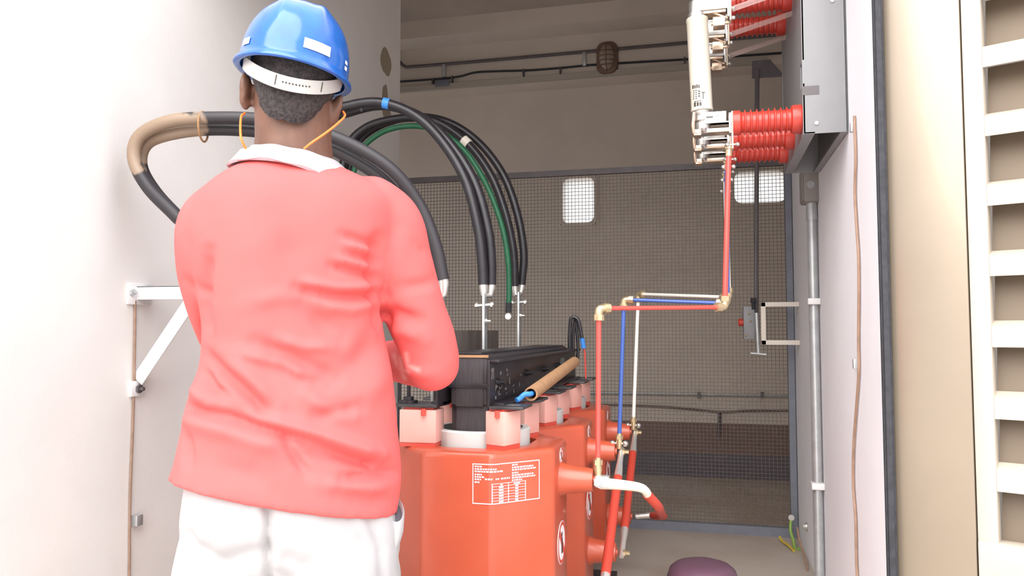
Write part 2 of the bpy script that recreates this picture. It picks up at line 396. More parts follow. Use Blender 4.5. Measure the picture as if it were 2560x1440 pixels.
def strip_on(bm, path, s0, s1, z0, z1, off, centre):
    """a thin printed strip lying on the coil surface"""
    def at(s):
        for (a, p), (b, q) in zip(path, path[1:]):
            if a <= s <= b:
                t = (s - a) / max(b - a, 1e-9); p2 = p.lerp(q, t); d = (q - p).normalized(); return p2 + Vector((d.y, -d.x)) * off
        return path[-1][1]
    ss = sorted({s0, s1} | {s for s, _ in path if s0 < s < s1})
    lo = [bm.verts.new((*at(s), z0)) for s in ss]; hi = [bm.verts.new((*at(s), z1)) for s in ss]
    for j in range(len(ss) - 1): bm.faces.new((lo[j], lo[j+1], hi[j+1], hi[j]))
ords = ['front', 'middle', 'rear']
upper_tip, lower_tip = [], []
for k in range(3):
    cy = TY + PITCHY * k
    ol = octagon(TX, cy, RC); bm = bmesh.new(); n = len(ol)
    hole = []
    for x, y in ol:
        d = Vector((x - TX, y - cy)).normalized() * 0.158; hole.append((TX + d.x, cy + d.y))
    def shrink(f): return [(TX + (x - TX) * f, cy + (y - cy) * f) for x, y in ol]
    rings = []
    for pl, z in ((hole, ZB), (shrink(0.96), ZB), (ol, ZB + 0.012), (ol, ZT - 0.014), (shrink(0.985), ZT - 0.003), (shrink(0.955), ZT), (hole, ZT)):
        rings.append([bm.verts.new((x, y, z)) for x, y in pl])
    skin_rings(bm, rings + [rings[0]], cap=False)
    coil = obj('coil', bm, coil_m, tr, angle=50)
    bm = bmesh.new(); prof_n = 40
    rg = []
    for r_, z in ((0.118, ZB - 0.02), (0.138, ZB - 0.02), (0.138, ZT + 0.036), (0.134, ZT + 0.040), (0.118, ZT + 0.040)):
        rg.append([bm.verts.new((TX + r_*math.cos(2*math.pi*j/prof_n), cy + r_*math.sin(2*math.pi*j/prof_n), z)) for j in range(prof_n)])
    skin_rings(bm, rg + [rg[0]], cap=False)
    obj('low_voltage_winding', bm, lv_m, tr, label='light grey inner winding cylinder')
    # bushings on the right flank
    for z, tips in ((0.592, upper_tip), (0.254, lower_tip)):
        bm = L((TX + RC - 0.01, cy, z), (1, 0, 0), [(0.050, 0), (0.047, 0.012), (0.041, 0.024), (0.036, 0.06), (0.032, 0.092), (0.030, 0.100), (0.012, 0.101), (0.012, 0.106)])
        obj('bushing', bm, coil_m, coil); tips.append(Vector((TX + RC + 0.096, cy, z)))
    # stickers on the right flank
    for z, r_ in ((0.418, 0.058), (0.655, 0.022)):
        bm = L((TX + RC, cy, z), (1, 0, 0), [(r_, 0), (r_, 0.0012)], 32); st = obj('sticker', bm, white_m, coil, label='round white warning sticker')
        bm = bmesh.new(); N = 36; x = TX + RC + 0.0016
        for ra, rb in ((r_*0.97, r_*0.80),):
            a = [bm.verts.new((x, cy + ra*math.cos(2*math.pi*j/N), z + ra*math.sin(2*math.pi*j/N))) for j in range(N)]
            b = [bm.verts.new((x, cy + rb*math.cos(2*math.pi*j/N), z + rb*math.sin(2*math.pi*j/N))) for j in range(N)]
            for j in range(N): bm.faces.new((a[j], a[(j+1) % N], b[(j+1) % N], b[j]))
        q = r_*0.12; u = r_*0.82*0.7071
        bm.faces.new([bm.verts.new(p) for p in ((x, cy-u-q, z+u-q), (x, cy-u+q, z+u+q), (x, cy+u+q, z-u+q), (x, cy+u-q, z-u-q))])
        obj('sticker_ring', bm, pink_red, coil)
        bm = bmesh.new(); x = TX + RC + 0.0014
        sph(bm, (x, cy, z + r_*0.36), (0.0008, r_*0.15, r_*0.15), 12)
        box(bm, (x - 0.0006, cy - r_*0.14, z - r_*0.5), (x + 0.0006, cy + r_*0.16, z + r_*0.2))
        obj('sticker_figure', bm, ink_m, coil)
    if k == 0:
        # printed data panel running round the front corner
        i0 = max(range(n), key=lambda i: (ol[i][0] < TX) * 10 - ol[i][1] + ol[i][0] * 0.1)
        path = walk(ol, i0, 0.45)
        xs0 = TX - 0.587 * 0
        px_s = lambda px: min(path, key=lambda e: abs(pix((*e[1], 0.62))[0] - px))[0]
        # finer path for picking
        fine = []
        for (a, p), (b, q) in zip(path, path[1:]):
            m_ = max(1, int((b - a) / 0.004))
            for j in range(m_): fine.append((a + (b - a) * j / m_, p.lerp(q, j / m_)))
        sp_ = lambda px: min(fine, key=lambda e: abs(pix((*e[1], 0.62))[0] - px))[0]
        A, Z_ = sp_(1182), sp_(1349); W = Z_ - A
        zt_, zb_ = 0.664, 0.562; H = zt_ - zb_
        bm = bmesh.new(); e = 0.0026
        T_ = lambda a, b, c, d: strip_on(bm, path, A + W*a, A + W*b, zb_ + H*(1-d), zb_ + H*(1-c), 0.0012, (TX, cy))
        T_(0, 1, 0, .028); T_(0, 1, .972, 1); T_(0, .014, .028, .972); T_(.986, 1, .028, .972)
        rows = [(.03, .13, .05), (.03, .33, .115), (.03, .42, .175), (.03, .13, .25), (.03, .16, .31), (.03, .12, .37), (.17, .28, .36), (.31, .37, .36), (.39, .53, .36), (.03, .10, .44),
                (.56, .67, .05), (.56, .90, .115), (.56, .95, .175), (.56, .66, .25), (.56, .90, .31), (.56, .94, .37), (.56, .72, .43)]
        for a, b, c in rows:
            q = a
            while q < b - 0.012:
                wd = random.uniform(0.018, 0.05); T_(q, min(b, q + wd), c, c + .042); q += wd + 0.008
        T_(.26, .78, .49, .505)
        for a in (.26, .50, .765): T_(a, a + .014, .50, .97)
        for c in (.56, .63, .70, .77, .84, .91): T_(.27, .77, c, c + .012)
        for c in (.575, .645, .715, .785, .855, .925): T_(.36, .43, c, c + .04); T_(.61, .66, c, c + .04)
        T_(.38, .42, .515, .55); T_(.59, .69, .515, .55)
        obj('printed_panel', bm, label_m, coil, label='pale printed data panel with small text and a table')
# core limbs, yokes, clamps
for k in range(3):
    cy = TY + PITCHY * k
    bm = B((TX - 0.062, cy - 0.085, 0.10), (TX + 0.062, cy + 0.085, 0.87)); box(bm, (TX - 0.046, cy - 0.098, 0.10), (TX + 0.046, cy + 0.098, 0.87))
    obj('core_limb', bm, core_m, tr, bevel=0.003)
YA, YZ = TY - 0.105, TY + 2*PITCHY + 0.105
bm = B((TX - 0.058, YA, 0.80), (TX + 0.045, YZ, 0.932)); box(bm, (TX - 0.045, YA - 0.002, 0.795), (TX + 0.035, YZ + 0.002, 0.937))
obj('yoke', bm, core_m, tr, bevel=0.002)
obj('yoke', B((TX - 0.06, YA, 0.03), (TX + 0.06, YZ, 0.10)), core_m, tr, bevel=0.002)
obj('yoke_cover_strip', B((TX - 0.075, YA - 0.004, 0.937), (TX + 0.030, YZ - 0.02, 0.943)), clamp_m, tr, bevel=0.001, label='flat black cover strip along the top yoke')
def channel(xw, sgn, z0, z1, fb, ft):
    bm = B((min(xw, xw + sgn*0.007), YA - 0.06, z0), (max(xw, xw + sgn*0.007), YZ + 0.06, z1))
    box(bm, (min(xw, xw + sgn*ft), YA - 0.055, z1 - 0.007), (max(xw, xw + sgn*ft), YZ + 0.06, z1))
    box(bm, (min(xw, xw + sgn*fb), YA - 0.02, z0), (max(xw, xw + sgn*fb), YZ + 0.02, z0 + 0.008))
    return bm
cr_ = obj('clamp_channel', channel(TX + 0.062, 1, 0.800, 0.925, 0.035, 0.032), clamp_m, tr, bevel=0.0015)
cl_ = obj('clamp_channel', channel(TX - 0.075, -1, 0.800, 0.900, 0.035, 0.03), clamp_m, tr, bevel=0.0015)
for z0 in (0.02,):
    obj('clamp_channel', channel(TX + 0.062, 1, 0.02, 0.11, 0.04, 0.04), clamp_m, tr); obj('clamp_channel', channel(TX - 0.062, -1, 0.02, 0.11, 0.04, 0.04), clamp_m, tr)
for y in (TY, TY + 2*PITCHY):
    obj('foot', B((TX - 0.26, y - 0.035, 0.0), (TX + 0.26, y + 0.035, 0.022)), clamp_m, tr)
# flange tabs on which the pink blocks bear
for k in range(3):
    cy = TY + PITCHY * k
    for sx_, x0, x1 in ((1, TX + 0.066, TX + 0.160), (-1, TX - 0.200, TX - 0.079)):
        for yo in (-0.165, 0.055):
            bm = B((x0, cy + yo, 0.795), (x1, cy + yo + 0.115, 0.803)); tb = obj('clamp_tab', bm, mat('worn_grey_tab_steel', (0.075, 0.072, 0.076), 0.42, 0.4, var=0.3, scale=20), tr, bevel=0.002)
            if sx_ == 1:
                bm = bmesh.new(); sph(bm, ((x0 + x1)/2 + 0.01, cy + yo + 0.045, 0.8035), (0.020, 0.013, 0.001), 12); obj('scuff_mark', bm, scuff_m, tb)
            bx, bw = (TX + 0.096, 0.031) if sx_ == 1 else (TX - 0.135, 0.052)
            by = cy - 0.125 if yo < 0 else cy + 0.115
            RB = Matrix.Translation((bx, by, 0)) @ Matrix.Rotation(R(-22) if sx_ == 1 else R(2), 4, 'Z')
            blk = obj('spacer_block', B((-bw, -0.038, ZT + 0.010), (bw, 0.038, 0.789), RB), pink_m, tr, bevel=0.003)
            obj('block_pad', B((-bw + 0.002, -0.036, ZT), (bw - 0.002, 0.036, ZT + 0.010), RB), pink_red, blk, label='thin red rubber pad under the block')
            bm = B((-bw*0.8, -0.03, 0.788), (bw*0.8, 0.03, 0.795), RB); q = RB @ Vector((bw*0.35, -0.041, 0.782)); lathe(bm, q, (0, 0, 1), [(0.007, -0.008), (0.007, 0.01)], 10)
            obj('block_pad', bm, pink_red, blk, label='red rubber pad with a peg on the block')
# bolts, scuffs on the clamp
for k, (y, z) in enumerate(((TY - 0.09, 0.862), (TY + 0.26, 0.87), (TY + 0.53, 0.87), (TY + 0.80, 0.87), (TY + 1.10, 0.87))):
    obj('clamp_bolt', L((TX + 0.066, y, z), (1, 0, 0), [(0.016, 0), (0.016, 0.003), (0.010, 0.003), (0.010, 0.014), (0.006, 0.014), (0.006, 0.026)], 12), clamp_m, tr)
random.seed(11)
bm = bmesh.new()
for k in range(26):
    y = YA - 0.045 + abs(random.gauss(0, 0.13)); z = random.uniform(0.815, 0.89); dy = random.uniform(0.004, 0.026); dz = random.uniform(0.003, 0.018); x = TX + 0.0702
    bm.faces.new([bm.verts.new(p) for p in ((x, y, z), (x, y + dy, z + dz*0.4), (x, y + dy*0.9, z + dz), (x, y - dy*0.2, z + dz*0.8))])
for k in range(3):
    y = YA - 0.05 + k*0.010; x = TX + 0.0703
    bm.faces.new([bm.verts.new(p) for p in ((x, y, 0.872), (x, y + 0.006, 0.874), (x, y + 0.012, 0.902), (x, y + 0.007, 0.901))])
obj('scuff_mark', bm, scuff_m, cr_)
obj('yoke_band', B((TX - 0.064, YA - 0.006, 0.846), (TX + 0.06, YA - 0.001, 0.858)), clamp_m, tr, bevel=0.001)
obj('yoke_lip', B((TX - 0.07, YA - 0.006, 0.929), (TX + 0.05, YA - 0.001, 0.936)), tan_m, tr, label='brown insulating lip on the yoke end')
obj('name_plate', B((TX + 0.069, TY + 0.86, 0.862), (TX + 0.072, TY + 0.94, 0.897)), mat('slate_green_plate', (0.12, 0.16, 0.15), 0.4), tr)
# low-voltage bars with the tie rods
LVX = -0.772
lv_top = [1.10, 1.142, 1.172]
for k in range(3):
    cy = TY + PITCHY * k
    bar = obj('low_voltage_bar', B((LVX - 0.0045, cy - 0.02, ZT + 0.03), (LVX + 0.0045, cy + 0.02, lv_top[k] - 0.004)), zinc, tr, bevel=0.001)
    bm = bmesh.new(); tube(bm, [(LVX - 0.035, cy - 0.004, lv_top[k] - 0.05), (LVX + 0.035, cy - 0.004, lv_top[k] - 0.045)], 0.006, 10)
    for s in (-1, 1): lathe(bm, (LVX + s*0.024, cy - 0.004, lv_top[k] - 0.0475), (s, 0, 0), [(0.011, 0), (0.011, 0.008)], 6)
    obj('bolt', bm, lug_m, bar)
    obj('bolt', L((LVX + 0.006, cy - 0.012, lv_top[k] - 0.105), (1, 0, 0), [(0.009, 0), (0.009, 0.008), (0.005, 0.008), (0.005, 0.02)], 8), lug_m, bar)
obj('barrier_board', B((LVX - 0.075, TY + 0.18, 0.80), (LVX - 0.069, TY + 0.98, 1.005)), board_m, tr, label='thin brown barrier board standing behind the top yoke')
obj('barrier_strut', B((LVX - 0.069, TY + 0.2, 0.80), (LVX + 0.09, TY + 0.24, 0.808)), clamp_m, tr)
obj('barrier_strut', B((LVX - 0.069, TY + 0.92, 0.80), (LVX + 0.09, TY + 0.96, 0.808)), clamp_m, tr)
obj('side_plate', B((LVX - 0.150, TY - 0.10, 0.70), (LVX - 0.10, TY - 0.085, 0.93)), board_m, tr, bevel=0.002) if False else None
bm = Tb([(TX - 0.175, TY - 0.125, 0.803), (TX - 0.175, TY - 0.125, 0.90)], 0.005, 10); lathe(bm, (TX - 0.175, TY - 0.125, 0.803), (0, 0, 1), [(0.026, 0), (0.026, 0.008), (0.014, 0.008), (0.014, 0.018)], 16)
obj('clamp_bolt', bm, clamp_m, tr)
# delta links between the bushings
def link(pts, body, sm=6, r=0.0125, name='delta_link', n_end=2):
    o = obj(name, Tb(pts, r, 14, sm), body, tr)
    return o
def lug_end(parent, a, b, r0=0.0125):
    """flattened white metal lug from point a (tube end) to b (bolt hole)"""
    a, b = Vector(a), Vector(b); d = b - a
    bm = Tb([a - d.normalized()*0.01, a + d*0.15, a + d*0.55, b, b + d.normalized()*0.018], [r0*1.08, r0*1.08, r0*0.8, r0*0.75, r0*0.65], 14)
    obj('link_lug', bm, lug_m, parent)
    nb = bmesh.new()
    lathe(nb, b + Vector((0.004, 0, 0)), (1, 0, 0), [(0.012, 0), (0.012, 0.008), (0.007, 0.008), (0.007, 0.022)], 6); obj('link_bolt', nb, brass, parent)
ox = Vector((0.014, 0, 0))
for k in (0, 1):
    lo_, up_ = lower_tip[k] + ox, upper_tip[k+1] + ox
    d = (up_ - lo_)
    a, b = lo_ + d*0.17, lo_ + d*0.80
    lk = link([a, a.lerp(b, .5), b], tube_red, 4, 0.0145)
    lug_end(lk, b, up_); lug_end(lk, a, lo_)
u0 = upper_tip[0] + ox; l2 = lower_tip[2] + ox
pA = PY(1500, 1208, TY); pB = PY(1560, 1213, TY + 0.01); pC = PY(1605, 1221, TY + 0.03); pD = PY(1622, 1240, TY + 0.06)
pE = PY(1645, 1266, TY + 0.11)
q2 = Vector((-0.235, TY + 1.06, 0.262)); q1 = Vector((-0.165, TY + 0.72, 0.34))
lk = link([pA, pB, pC, pD], mat('pale_sleeved_bar', (0.70, 0.66, 0.57), 0.35), 6, [0.0165, 0.0145, 0.0135, 0.0125, 0.012, 0.012])
obj('link_sleeve', Tb([pD - Vector((0.004, 0.008, -0.006)), pE, pE.lerp(q1, .25), q1, q2.lerp(q1, .3), q2 + Vector((0.06, 0.0, 0.0))], 0.0135, 14, 6), tube_red, lk)
obj('link_lug', Tb([q2 + Vector((0.065, 0, 0)), q2, l2], [0.013, 0.012, 0.010], 12), lug_m, lk)
bm = B((u0.x - 0.016, TY - 0.016, 0.574), (u0.x + 0.025, TY + 0.012, 0.607)); bo = obj('link_lug', bm, lug_m, lk, bevel=0.006)
obj('link_bolt', L((u0.x - 0.002, TY - 0.017, 0.590), (0, -1, 0), [(0.016, 0), (0.016, 0.004), (0.011, 0.004), (0.011, 0.012), (0.006, 0.012), (0.006, 0.02)], 6), zinc, lk)

# loose bits lying on the yoke
tp0, tp1 = Vector((TX + 0.108, TY - 0.135, 0.855)), Vector((TX + 0.115, TY + 0.60, 0.888))
tp0 = PY(1327, 985, TY - 0.03); tp1 = PY(1436, 905, TY + 0.72)
it = thing('insulating_tube', (tp0 + tp1) / 2 - Vector((0, 0, 0.02)), 'brown paper tube with blue wire tied along the black transformer clamp', 'tube')
bm = bmesh.new(); N = 20; fr = frames([tp0, tp1])[0]
rg = [[bm.verts.new(p + (fr[1]*math.cos(2*math.pi*j/N) + fr[2]*math.sin(2*math.pi*j/N))*r_) for j in range(N)] for p, r_ in ((tp0, 0.015), (tp0, 0.0195), (tp1, 0.0195), (tp1, 0.015))]
skin_rings(bm, rg + [rg[0]], cap=False); obj('tube_body', bm, tan_m, it)
dirT = (tp1 - tp0).normalized()
obj('wire', Tb([tp0 + dirT*0.1, tp0 + dirT*0.005, tp0 + Vector((-0.014, -0.016, 0.0)), tp0 + Vector((-0.027, -0.022, -0.012)), Vector((tp0.x - 0.034, TY - 0.060, 0.811))], 0.0072, 10, 6), blue_m, it, label='bright blue wire leaving the tube')
e0 = Vector((TX + 0.085, TY + 1.10, 0.92))
a = PY(1424, 840, TY + 1.08); b = PY(1428, 797, TY + 1.08); c = PY(1445, 800, TY + 1.08); d = PY(1455, 845, TY + 1.08); e = PY(1462, 885, TY + 1.10)
sc = thing('sensor_cable', PY(1440, 880, TY + 1.09), 'black looped sensor cable with blue sleeve rising at the far end of the clamp', 'cable')
obj('cable_loop', Tb([Vector((a.x, TY + 1.08, 0.926)), a, b, c, d], 0.008, 10, 8), black_cable, sc)
obj('cable_loop', Tb([Vector((a.x + 0.012, TY + 1.10, 0.926)), a + Vector((0.012, 0.02, 0)), b + Vector((0.012, 0.02, -0.012)), c + Vector((-0.012, 0.02, -0.01)), d + Vector((-0.02, 0.02, -0.04)), Vector((d.x - 0.025, TY + 1.10, 0.87))], 0.007, 10, 8), black_cable, sc)
obj('blue_sleeve', Tb([d - (d - c).normalized()*0.0, d.lerp(e, .62)], 0.0095, 10), blue_m, sc)
obj('red_lead', Tb([d.lerp(e, .6), e, Vector((e.x + 0.004, e.y, 0.803))], 0.0035, 8, 4), bar_red, sc)

# ================================================================== HIGH VOLTAGE BARS
def elbow(parent, p, da, db, r=0.012, ln=0.032):
    p = Vector(p); da = Vector(da).normalized(); db = Vector(db).normalized()
    bm = Tb([p + da*ln, p + da*ln*0.45, p + (da + db)*ln*0.10, p + db*ln*0.45, p + db*ln], r, 14, 4)
    for d in (da, db): lathe(bm, p + d*(ln*0.55), d, [(r*1.25, 0), (r*1.25, ln*0.5)], 8)
    obj('elbow_fitting', bm, brass, parent, label='brass elbow fitting')
pole_y = [2.44, 2.65, 2.86]
spec = [('red', bar_red, (1476, 1172), (1497, 771), (1812, 768), 'front'),
        ('blue', bar_blue, (1546, 1070), (1560, 749), (1818, 758), 'middle'),
        ('white', bar_white, (1581, 1036), (1596, 735), (1822, 743), 'rear')]
for k, (cn, mm, pb, pe, pr, nm) in enumerate(spec):
    Y0 = TY + PITCHY*k; Yp = pole_y[k]
    bot = upper_tip[k] + Vector((0.006, 0, 0.010)); e1 = PY(*pe, Y0); e2 = PY(*pr, Yp)
    top = Vector((0.072, Yp, 1.535))
    root = thing('busbar', bot, '%s painted round busbar stepping from the %s coil up to the fuse switch' % (cn, nm), 'busbar')
    dv1 = (bot - e1).normalized(); dh = (e2 - e1).normalized(); dv2 = (top - e2).normalized()
    rr = 0.0072
    obj('lower_riser', Tb([e1 + dv1*0.02, bot - dv1*0.045], rr, 14), mm, root)
    obj('cross_bar', Tb([e1 + dh*0.02, e2 - dh*0.02], rr*0.85, 14), mm, root)
    obj('upper_riser', Tb([e2 + dv2*0.02, top], rr*1.15, 14), mm, root)
    elbow(root, e1, dv1, dh); elbow(root, e2, -dh, dv2)
    bm = Tb([bot - dv1*0.052, bot - dv1*0.02, bot - dv1*0.0], [0.0075, 0.012, 0.0085], 12); lathe(bm, bot - dv1*0.046, dv1, [(0.013, 0), (0.013, 0.014)], 6)
    obj('end_fitting', bm, brass, root, label='brass end fitting')
    if k > 0:
        bm = bmesh.new(); c = bot - dv1*0.018
        for s in (-1, 1): sph(bm, c + Vector((s*0.022, -0.004, 0)), 0.0105, 12)
        tube(bm, [c - Vector((0.022, 0.004, 0)), c + Vector((0.022, -0.004, 0))], 0.004, 8); obj('clamp_bolt', bm, silver, root)
    bm = L(top - dv2*0.002, dv2, [(0.010, 0), (0.0105, 0.02), (0.013, 0.022), (0.013, 0.036)], 10); obj('top_fitting', bm, brass, root, label='brass top fitting')
    bm = bmesh.new(); c = top - dv2*0.035
    for s in (-1, 1): sph(bm, c + Vector((s*0.015, -0.004, 0)), 0.0068, 12)
    obj('clamp_bolt', bm, silver, root)

# ================================================================== FUSE SWITCH
CX0 = 0.283
sw = thing('fuse_switch', (0.35, 2.66, 1.575), 'grey high-voltage switch with red ribbed insulators fixed high on the right wall', 'switch')
# chassis: end plates, back plate, front strips
YP0, YP1, ZS = 2.385, 2.97, 1.575
obj('end_plate', B((CX0 - 0.002, YP0, ZS), (XP - 0.003, YP0 + 0.004, 2.45)), chassis_m, sw, bevel=0.001)
obj('end_plate', B((CX0 - 0.002, YP1, ZS), (XP - 0.003, YP1 + 0.004, 2.45)), chassis_m, sw, bevel=0.001)
bm = B((CX0, YP0, ZS + 0.005), (CX0 + 0.004, YP1, ZS + 0.15)); box(bm, (CX0, YP0, ZS + 0.22), (CX0 + 0.004, YP1, 2.45)); box(bm, (CX0, YP0 + 0.06, ZS + 0.15), (CX0 + 0.004, YP1, ZS + 0.22))
obj('front_plate', bm, chassis_m, sw)
obj('back_plate', B((XP - 0.006, YP0, ZS), (XP - 0.003, YP1, 2.45)), chassis_m, sw)
bm = B((CX0, YP0, ZS), (CX0 + 0.03, YP1, ZS + 0.005)); box(bm, (CX0 + 0.1, YP0 + 0.004, ZS), (XP - 0.006, YP1, ZS + 0.005))
obj('bottom_flange', bm, chassis_m, sw)
obj('plate_slot', B((CX0 - 0.0035, YP0 - 0.0012, 1.690), (CX0 + 0.044, YP0 + 0.001, 1.716)), steel_dark, sw, label='dark slot in the near end plate')
for (px, py) in ((2041, 308), (2080, 2)):
    p = PY(px, py, YP0); obj('plate_bolt', L((p.x, YP0, p.z), (0, -1, 0), [(0.006, 0), (0.006, 0.004), (0.003, 0.004)], 6), zinc, sw)
def insulator(x0, x1, y, z, rad=0.0375):
    n = 8; prof = [(0.012, 0), (rad*0.98, 0.0), (rad, 0.003), (rad, 0.020), (rad*0.86, 0.024)]
    Ln = x1 - x0; a0, a1 = 0.026, Ln - 0.034
    for k in range(n):
        c = a0 + (a1 - a0)*(k + .5)/n; h = (a1 - a0)/n
        prof += [(rad*0.80, c - h*0.45), (rad*0.84, c - h*0.2), (rad*1.03, c - h*0.05), (rad*1.03, c + h*0.06), (rad*0.84, c + h*0.2)]
    prof += [(rad*0.85, a1 + 0.002), (rad*1.13, a1 + 0.006), (rad*1.16, Ln - 0.004), (rad*1.13, Ln), (0.012, Ln)]
    return L((x0, y, z), (1, 0, 0), prof, 28)
ZLI, ZUI = 1.634, 2.09
fx = PY(1756, 320, 2.44).x
for k, Y in enumerate(pole_y):
    obj('lower_insulator', insulator(0.086, CX0, Y, ZLI), ins_red, sw, label='red ribbed insulator')
    obj('upper_insulator', insulator(0.086, CX0, Y, ZUI), ins_red, sw, label='red ribbed insulator')
    # lower terminal plate, clip block and jaws
    obj('terminal_plate', B((0.0805, Y - 0.018, 1.553), (0.0865, Y + 0.018, 1.668)), mat('cream_copper_plate', (0.80, 0.68, 0.54), 0.35, 0.6), sw, bevel=0.002)
    bm = B((fx + 0.024, Y - 0.024, 1.632), (0.0735, Y + 0.022, 1.636)); box(bm, (fx + 0.004, Y - 0.026, 1.636), (0.066, Y - 0.023, 1.667)); box(bm, (fx + 0.004, Y + 0.020, 1.636), (0.066, Y + 0.023, 1.667)); box(bm, (0.0735, Y - 0.022, 1.60), (0.0805, Y + 0.022, 1.662)); box(bm, (fx + 0.004, Y - 0.026, 1.632), (0.0735, Y - 0.002, 1.636))
    clip = obj('lower_clip', bm, silver, sw, bevel=0.0008)
    bm = bmesh.new()
    for s in (-1, 1):
        tube(bm, [(fx - 0.026, Y + s*0.024, 1.606), (fx - 0.028, Y + s*0.027, 1.63), (fx - 0.024, Y + s*0.030, 1.668)], [0.005, 0.006, 0.005], 8)
    box(bm, (fx - 0.030, Y - 0.026, 1.604), (0.074, Y + 0.022, 1.616)); box(bm, (fx - 0.026, Y - 0.024, 1.598), (fx - 0.004, Y + 0.022, 1.604))
    obj('contact_jaw', bm, copper, clip, bevel=0.0008)
    bm = bmesh.new(); box(bm, (fx + 0.012, Y - 0.0268, 1.648), (fx + 0.032, Y - 0.0258, 1.654)); obj('clip_slot', bm, steel_dark, clip)
    bm = bmesh.new(); sph(bm, (fx + 0.047, Y - 0.026, 1.655), (0.005, 0.002, 0.005), 10); lathe(bm, (fx + 0.004, Y - 0.026, 1.612), (0, -1, 0), [(0.010, 0), (0.006, 0.008), (0.0, 0.012)], 12); obj('clip_rivet', bm, silver, clip)
    bm = bmesh.new()
    for s in (-1, 1): sph(bm, (0.0835 + s*0.015, Y - 0.012, 1.566), 0.0068, 12)
    tube(bm, [(0.0685, Y - 0.012, 1.566), (0.0985, Y - 0.012, 1.566)], 0.003, 8)
    obj('terminal_bolt', bm, silver, clip)
    # upper contact: plate, block, pivot
    obj('terminal_plate', B((0.0805, Y - 0.018, 1.950), (0.0865, Y + 0.018, 2.12)), mat('cream_copper_plate', (0.80, 0.68, 0.54)), sw, bevel=0.002)
    bm = B((fx - 0.022, Y - 0.024, 1.985), (0.0735, Y - 0.020, 2.03)); box(bm, (fx - 0.022, Y + 0.018, 1.985), (0.0735, Y + 0.022, 2.03)); box(bm, (0.0735, Y - 0.024, 1.96), (0.0805, Y + 0.022, 2.05)); box(bm, (fx - 0.03, Y - 0.024, 2.030), (0.0805, Y + 0.022, 2.036))
    up_ = obj('upper_clip', bm, silver, sw, bevel=0.0008)
    bm = bmesh.new(); tube(bm, [(fx + 0.01, Y - 0.012, 1.992), (0.075, Y - 0.012, 1.958)], 0.004, 8); tube(bm, [(fx + 0.03, Y, 1.950), (0.078, Y, 1.950)], 0.007, 8); box(bm, (fx + 0.036, Y - 0.02, 1.935), (0.066, Y + 0.02, 1.962)); box(bm, (fx - 0.026, Y - 0.02, 1.976), (0.07, Y + 0.018, 1.985))
    obj('contact_jaw', bm, copper, up_, bevel=0.0006)
    bm = bmesh.new()
    for s in (0.0, 0.03): sph(bm, (0.092, Y - 0.018, 1.955 + s), 0.007, 12)
    obj('terminal_bolt', bm, silver, up_)
    bm = Tb([(0.088, Y - 0.02, 1.982), (CX0 + 0.01, Y - 0.02, 2.036)], 0.0088, 4); obj('drive_link', bm, clear_m, sw, label='clear plastic drive link')
    # the fuse
    ft, fb = Vector((fx - 0.012, Y - 0.001, 1.978)), Vector((fx, Y - 0.001, 1.669))
    nm = ('nearest cream high-voltage fuse standing upright in the switch clips', 'second cream fuse directly behind the nearest one in the switch', 'cream fuse farthest back in the switch, behind the other two')[k]
    fz = thing('fuse', fb - Vector((0, 0, 0.055)), nm, 'fuse', 'high-voltage fuses in the switch')
    d = (ft - fb).normalized(); ln = (ft - fb).length
    obj('fuse_body', L(fb, d, [(0.030, 0.006), (0.0335, 0.008), (0.0335, 0.016), (0.0325, 0.018), (0.0325, ln - 0.022), (0.0335, ln - 0.02), (0.0335, ln - 0.010), (0.030, ln - 0.008)], 32), porcelain, fz)
    obj('end_cap', L(fb, d, [(0.022, -0.066), (0.024, -0.062), (0.024, -0.030), (0.022, -0.028), (0.028, -0.024), (0.028, -0.010), (0.0255, -0.008), (0.028, -0.004), (0.028, 0.006)], 28), silver, fz)
    obj('end_cap', L(ft, d, [(0.028, -0.008), (0.028, 0.004), (0.024, 0.006), (0.024, 0.04), (0.022, 0.044)], 28), silver, fz)
    if k == 0:
        bm = bmesh.new()
        def mark(px0, py0, px1, py1):
            """ink on the near half of the porcelain"""
            vs = []
            for (px, py) in ((px0, py0), (px1, py0), (px1, py1), (px0, py1)):
                p = PY(px, py, Y); t = (p.z - fb.z) / d.z; c = fb + d*t; u = p.x - c.x; u = max(-0.0315, min(0.0315, u))
                vs.append(bm.verts.new((c.x + u, c.y - math.sqrt(max(0.0330**2 - u*u, 1e-8)), p.z)))
            bm.faces.new(vs)
        random.seed(5)
        for j in range(3):
            mark(1735 + j*7, 262 + j*0.5, 1740 + j*7, 273); mark(1736 + j*6, 259, 1741 + j*6, 261)
        for j in range(4): mark(1731 + j*5.0, 219 + (j % 2), 1734.5 + j*5.0, 228)
        for j in range(5): mark(1733, 232 + j*5, 1742, 234.5 + j*5)
        for j in range(3): mark(1746, 234 + j*6, 1750, 238 + j*6)
        mark(1757, 240, 1759, 255); mark(1754, 238, 1763, 240)
        obj('printed_text', bm, ink_m, fz)

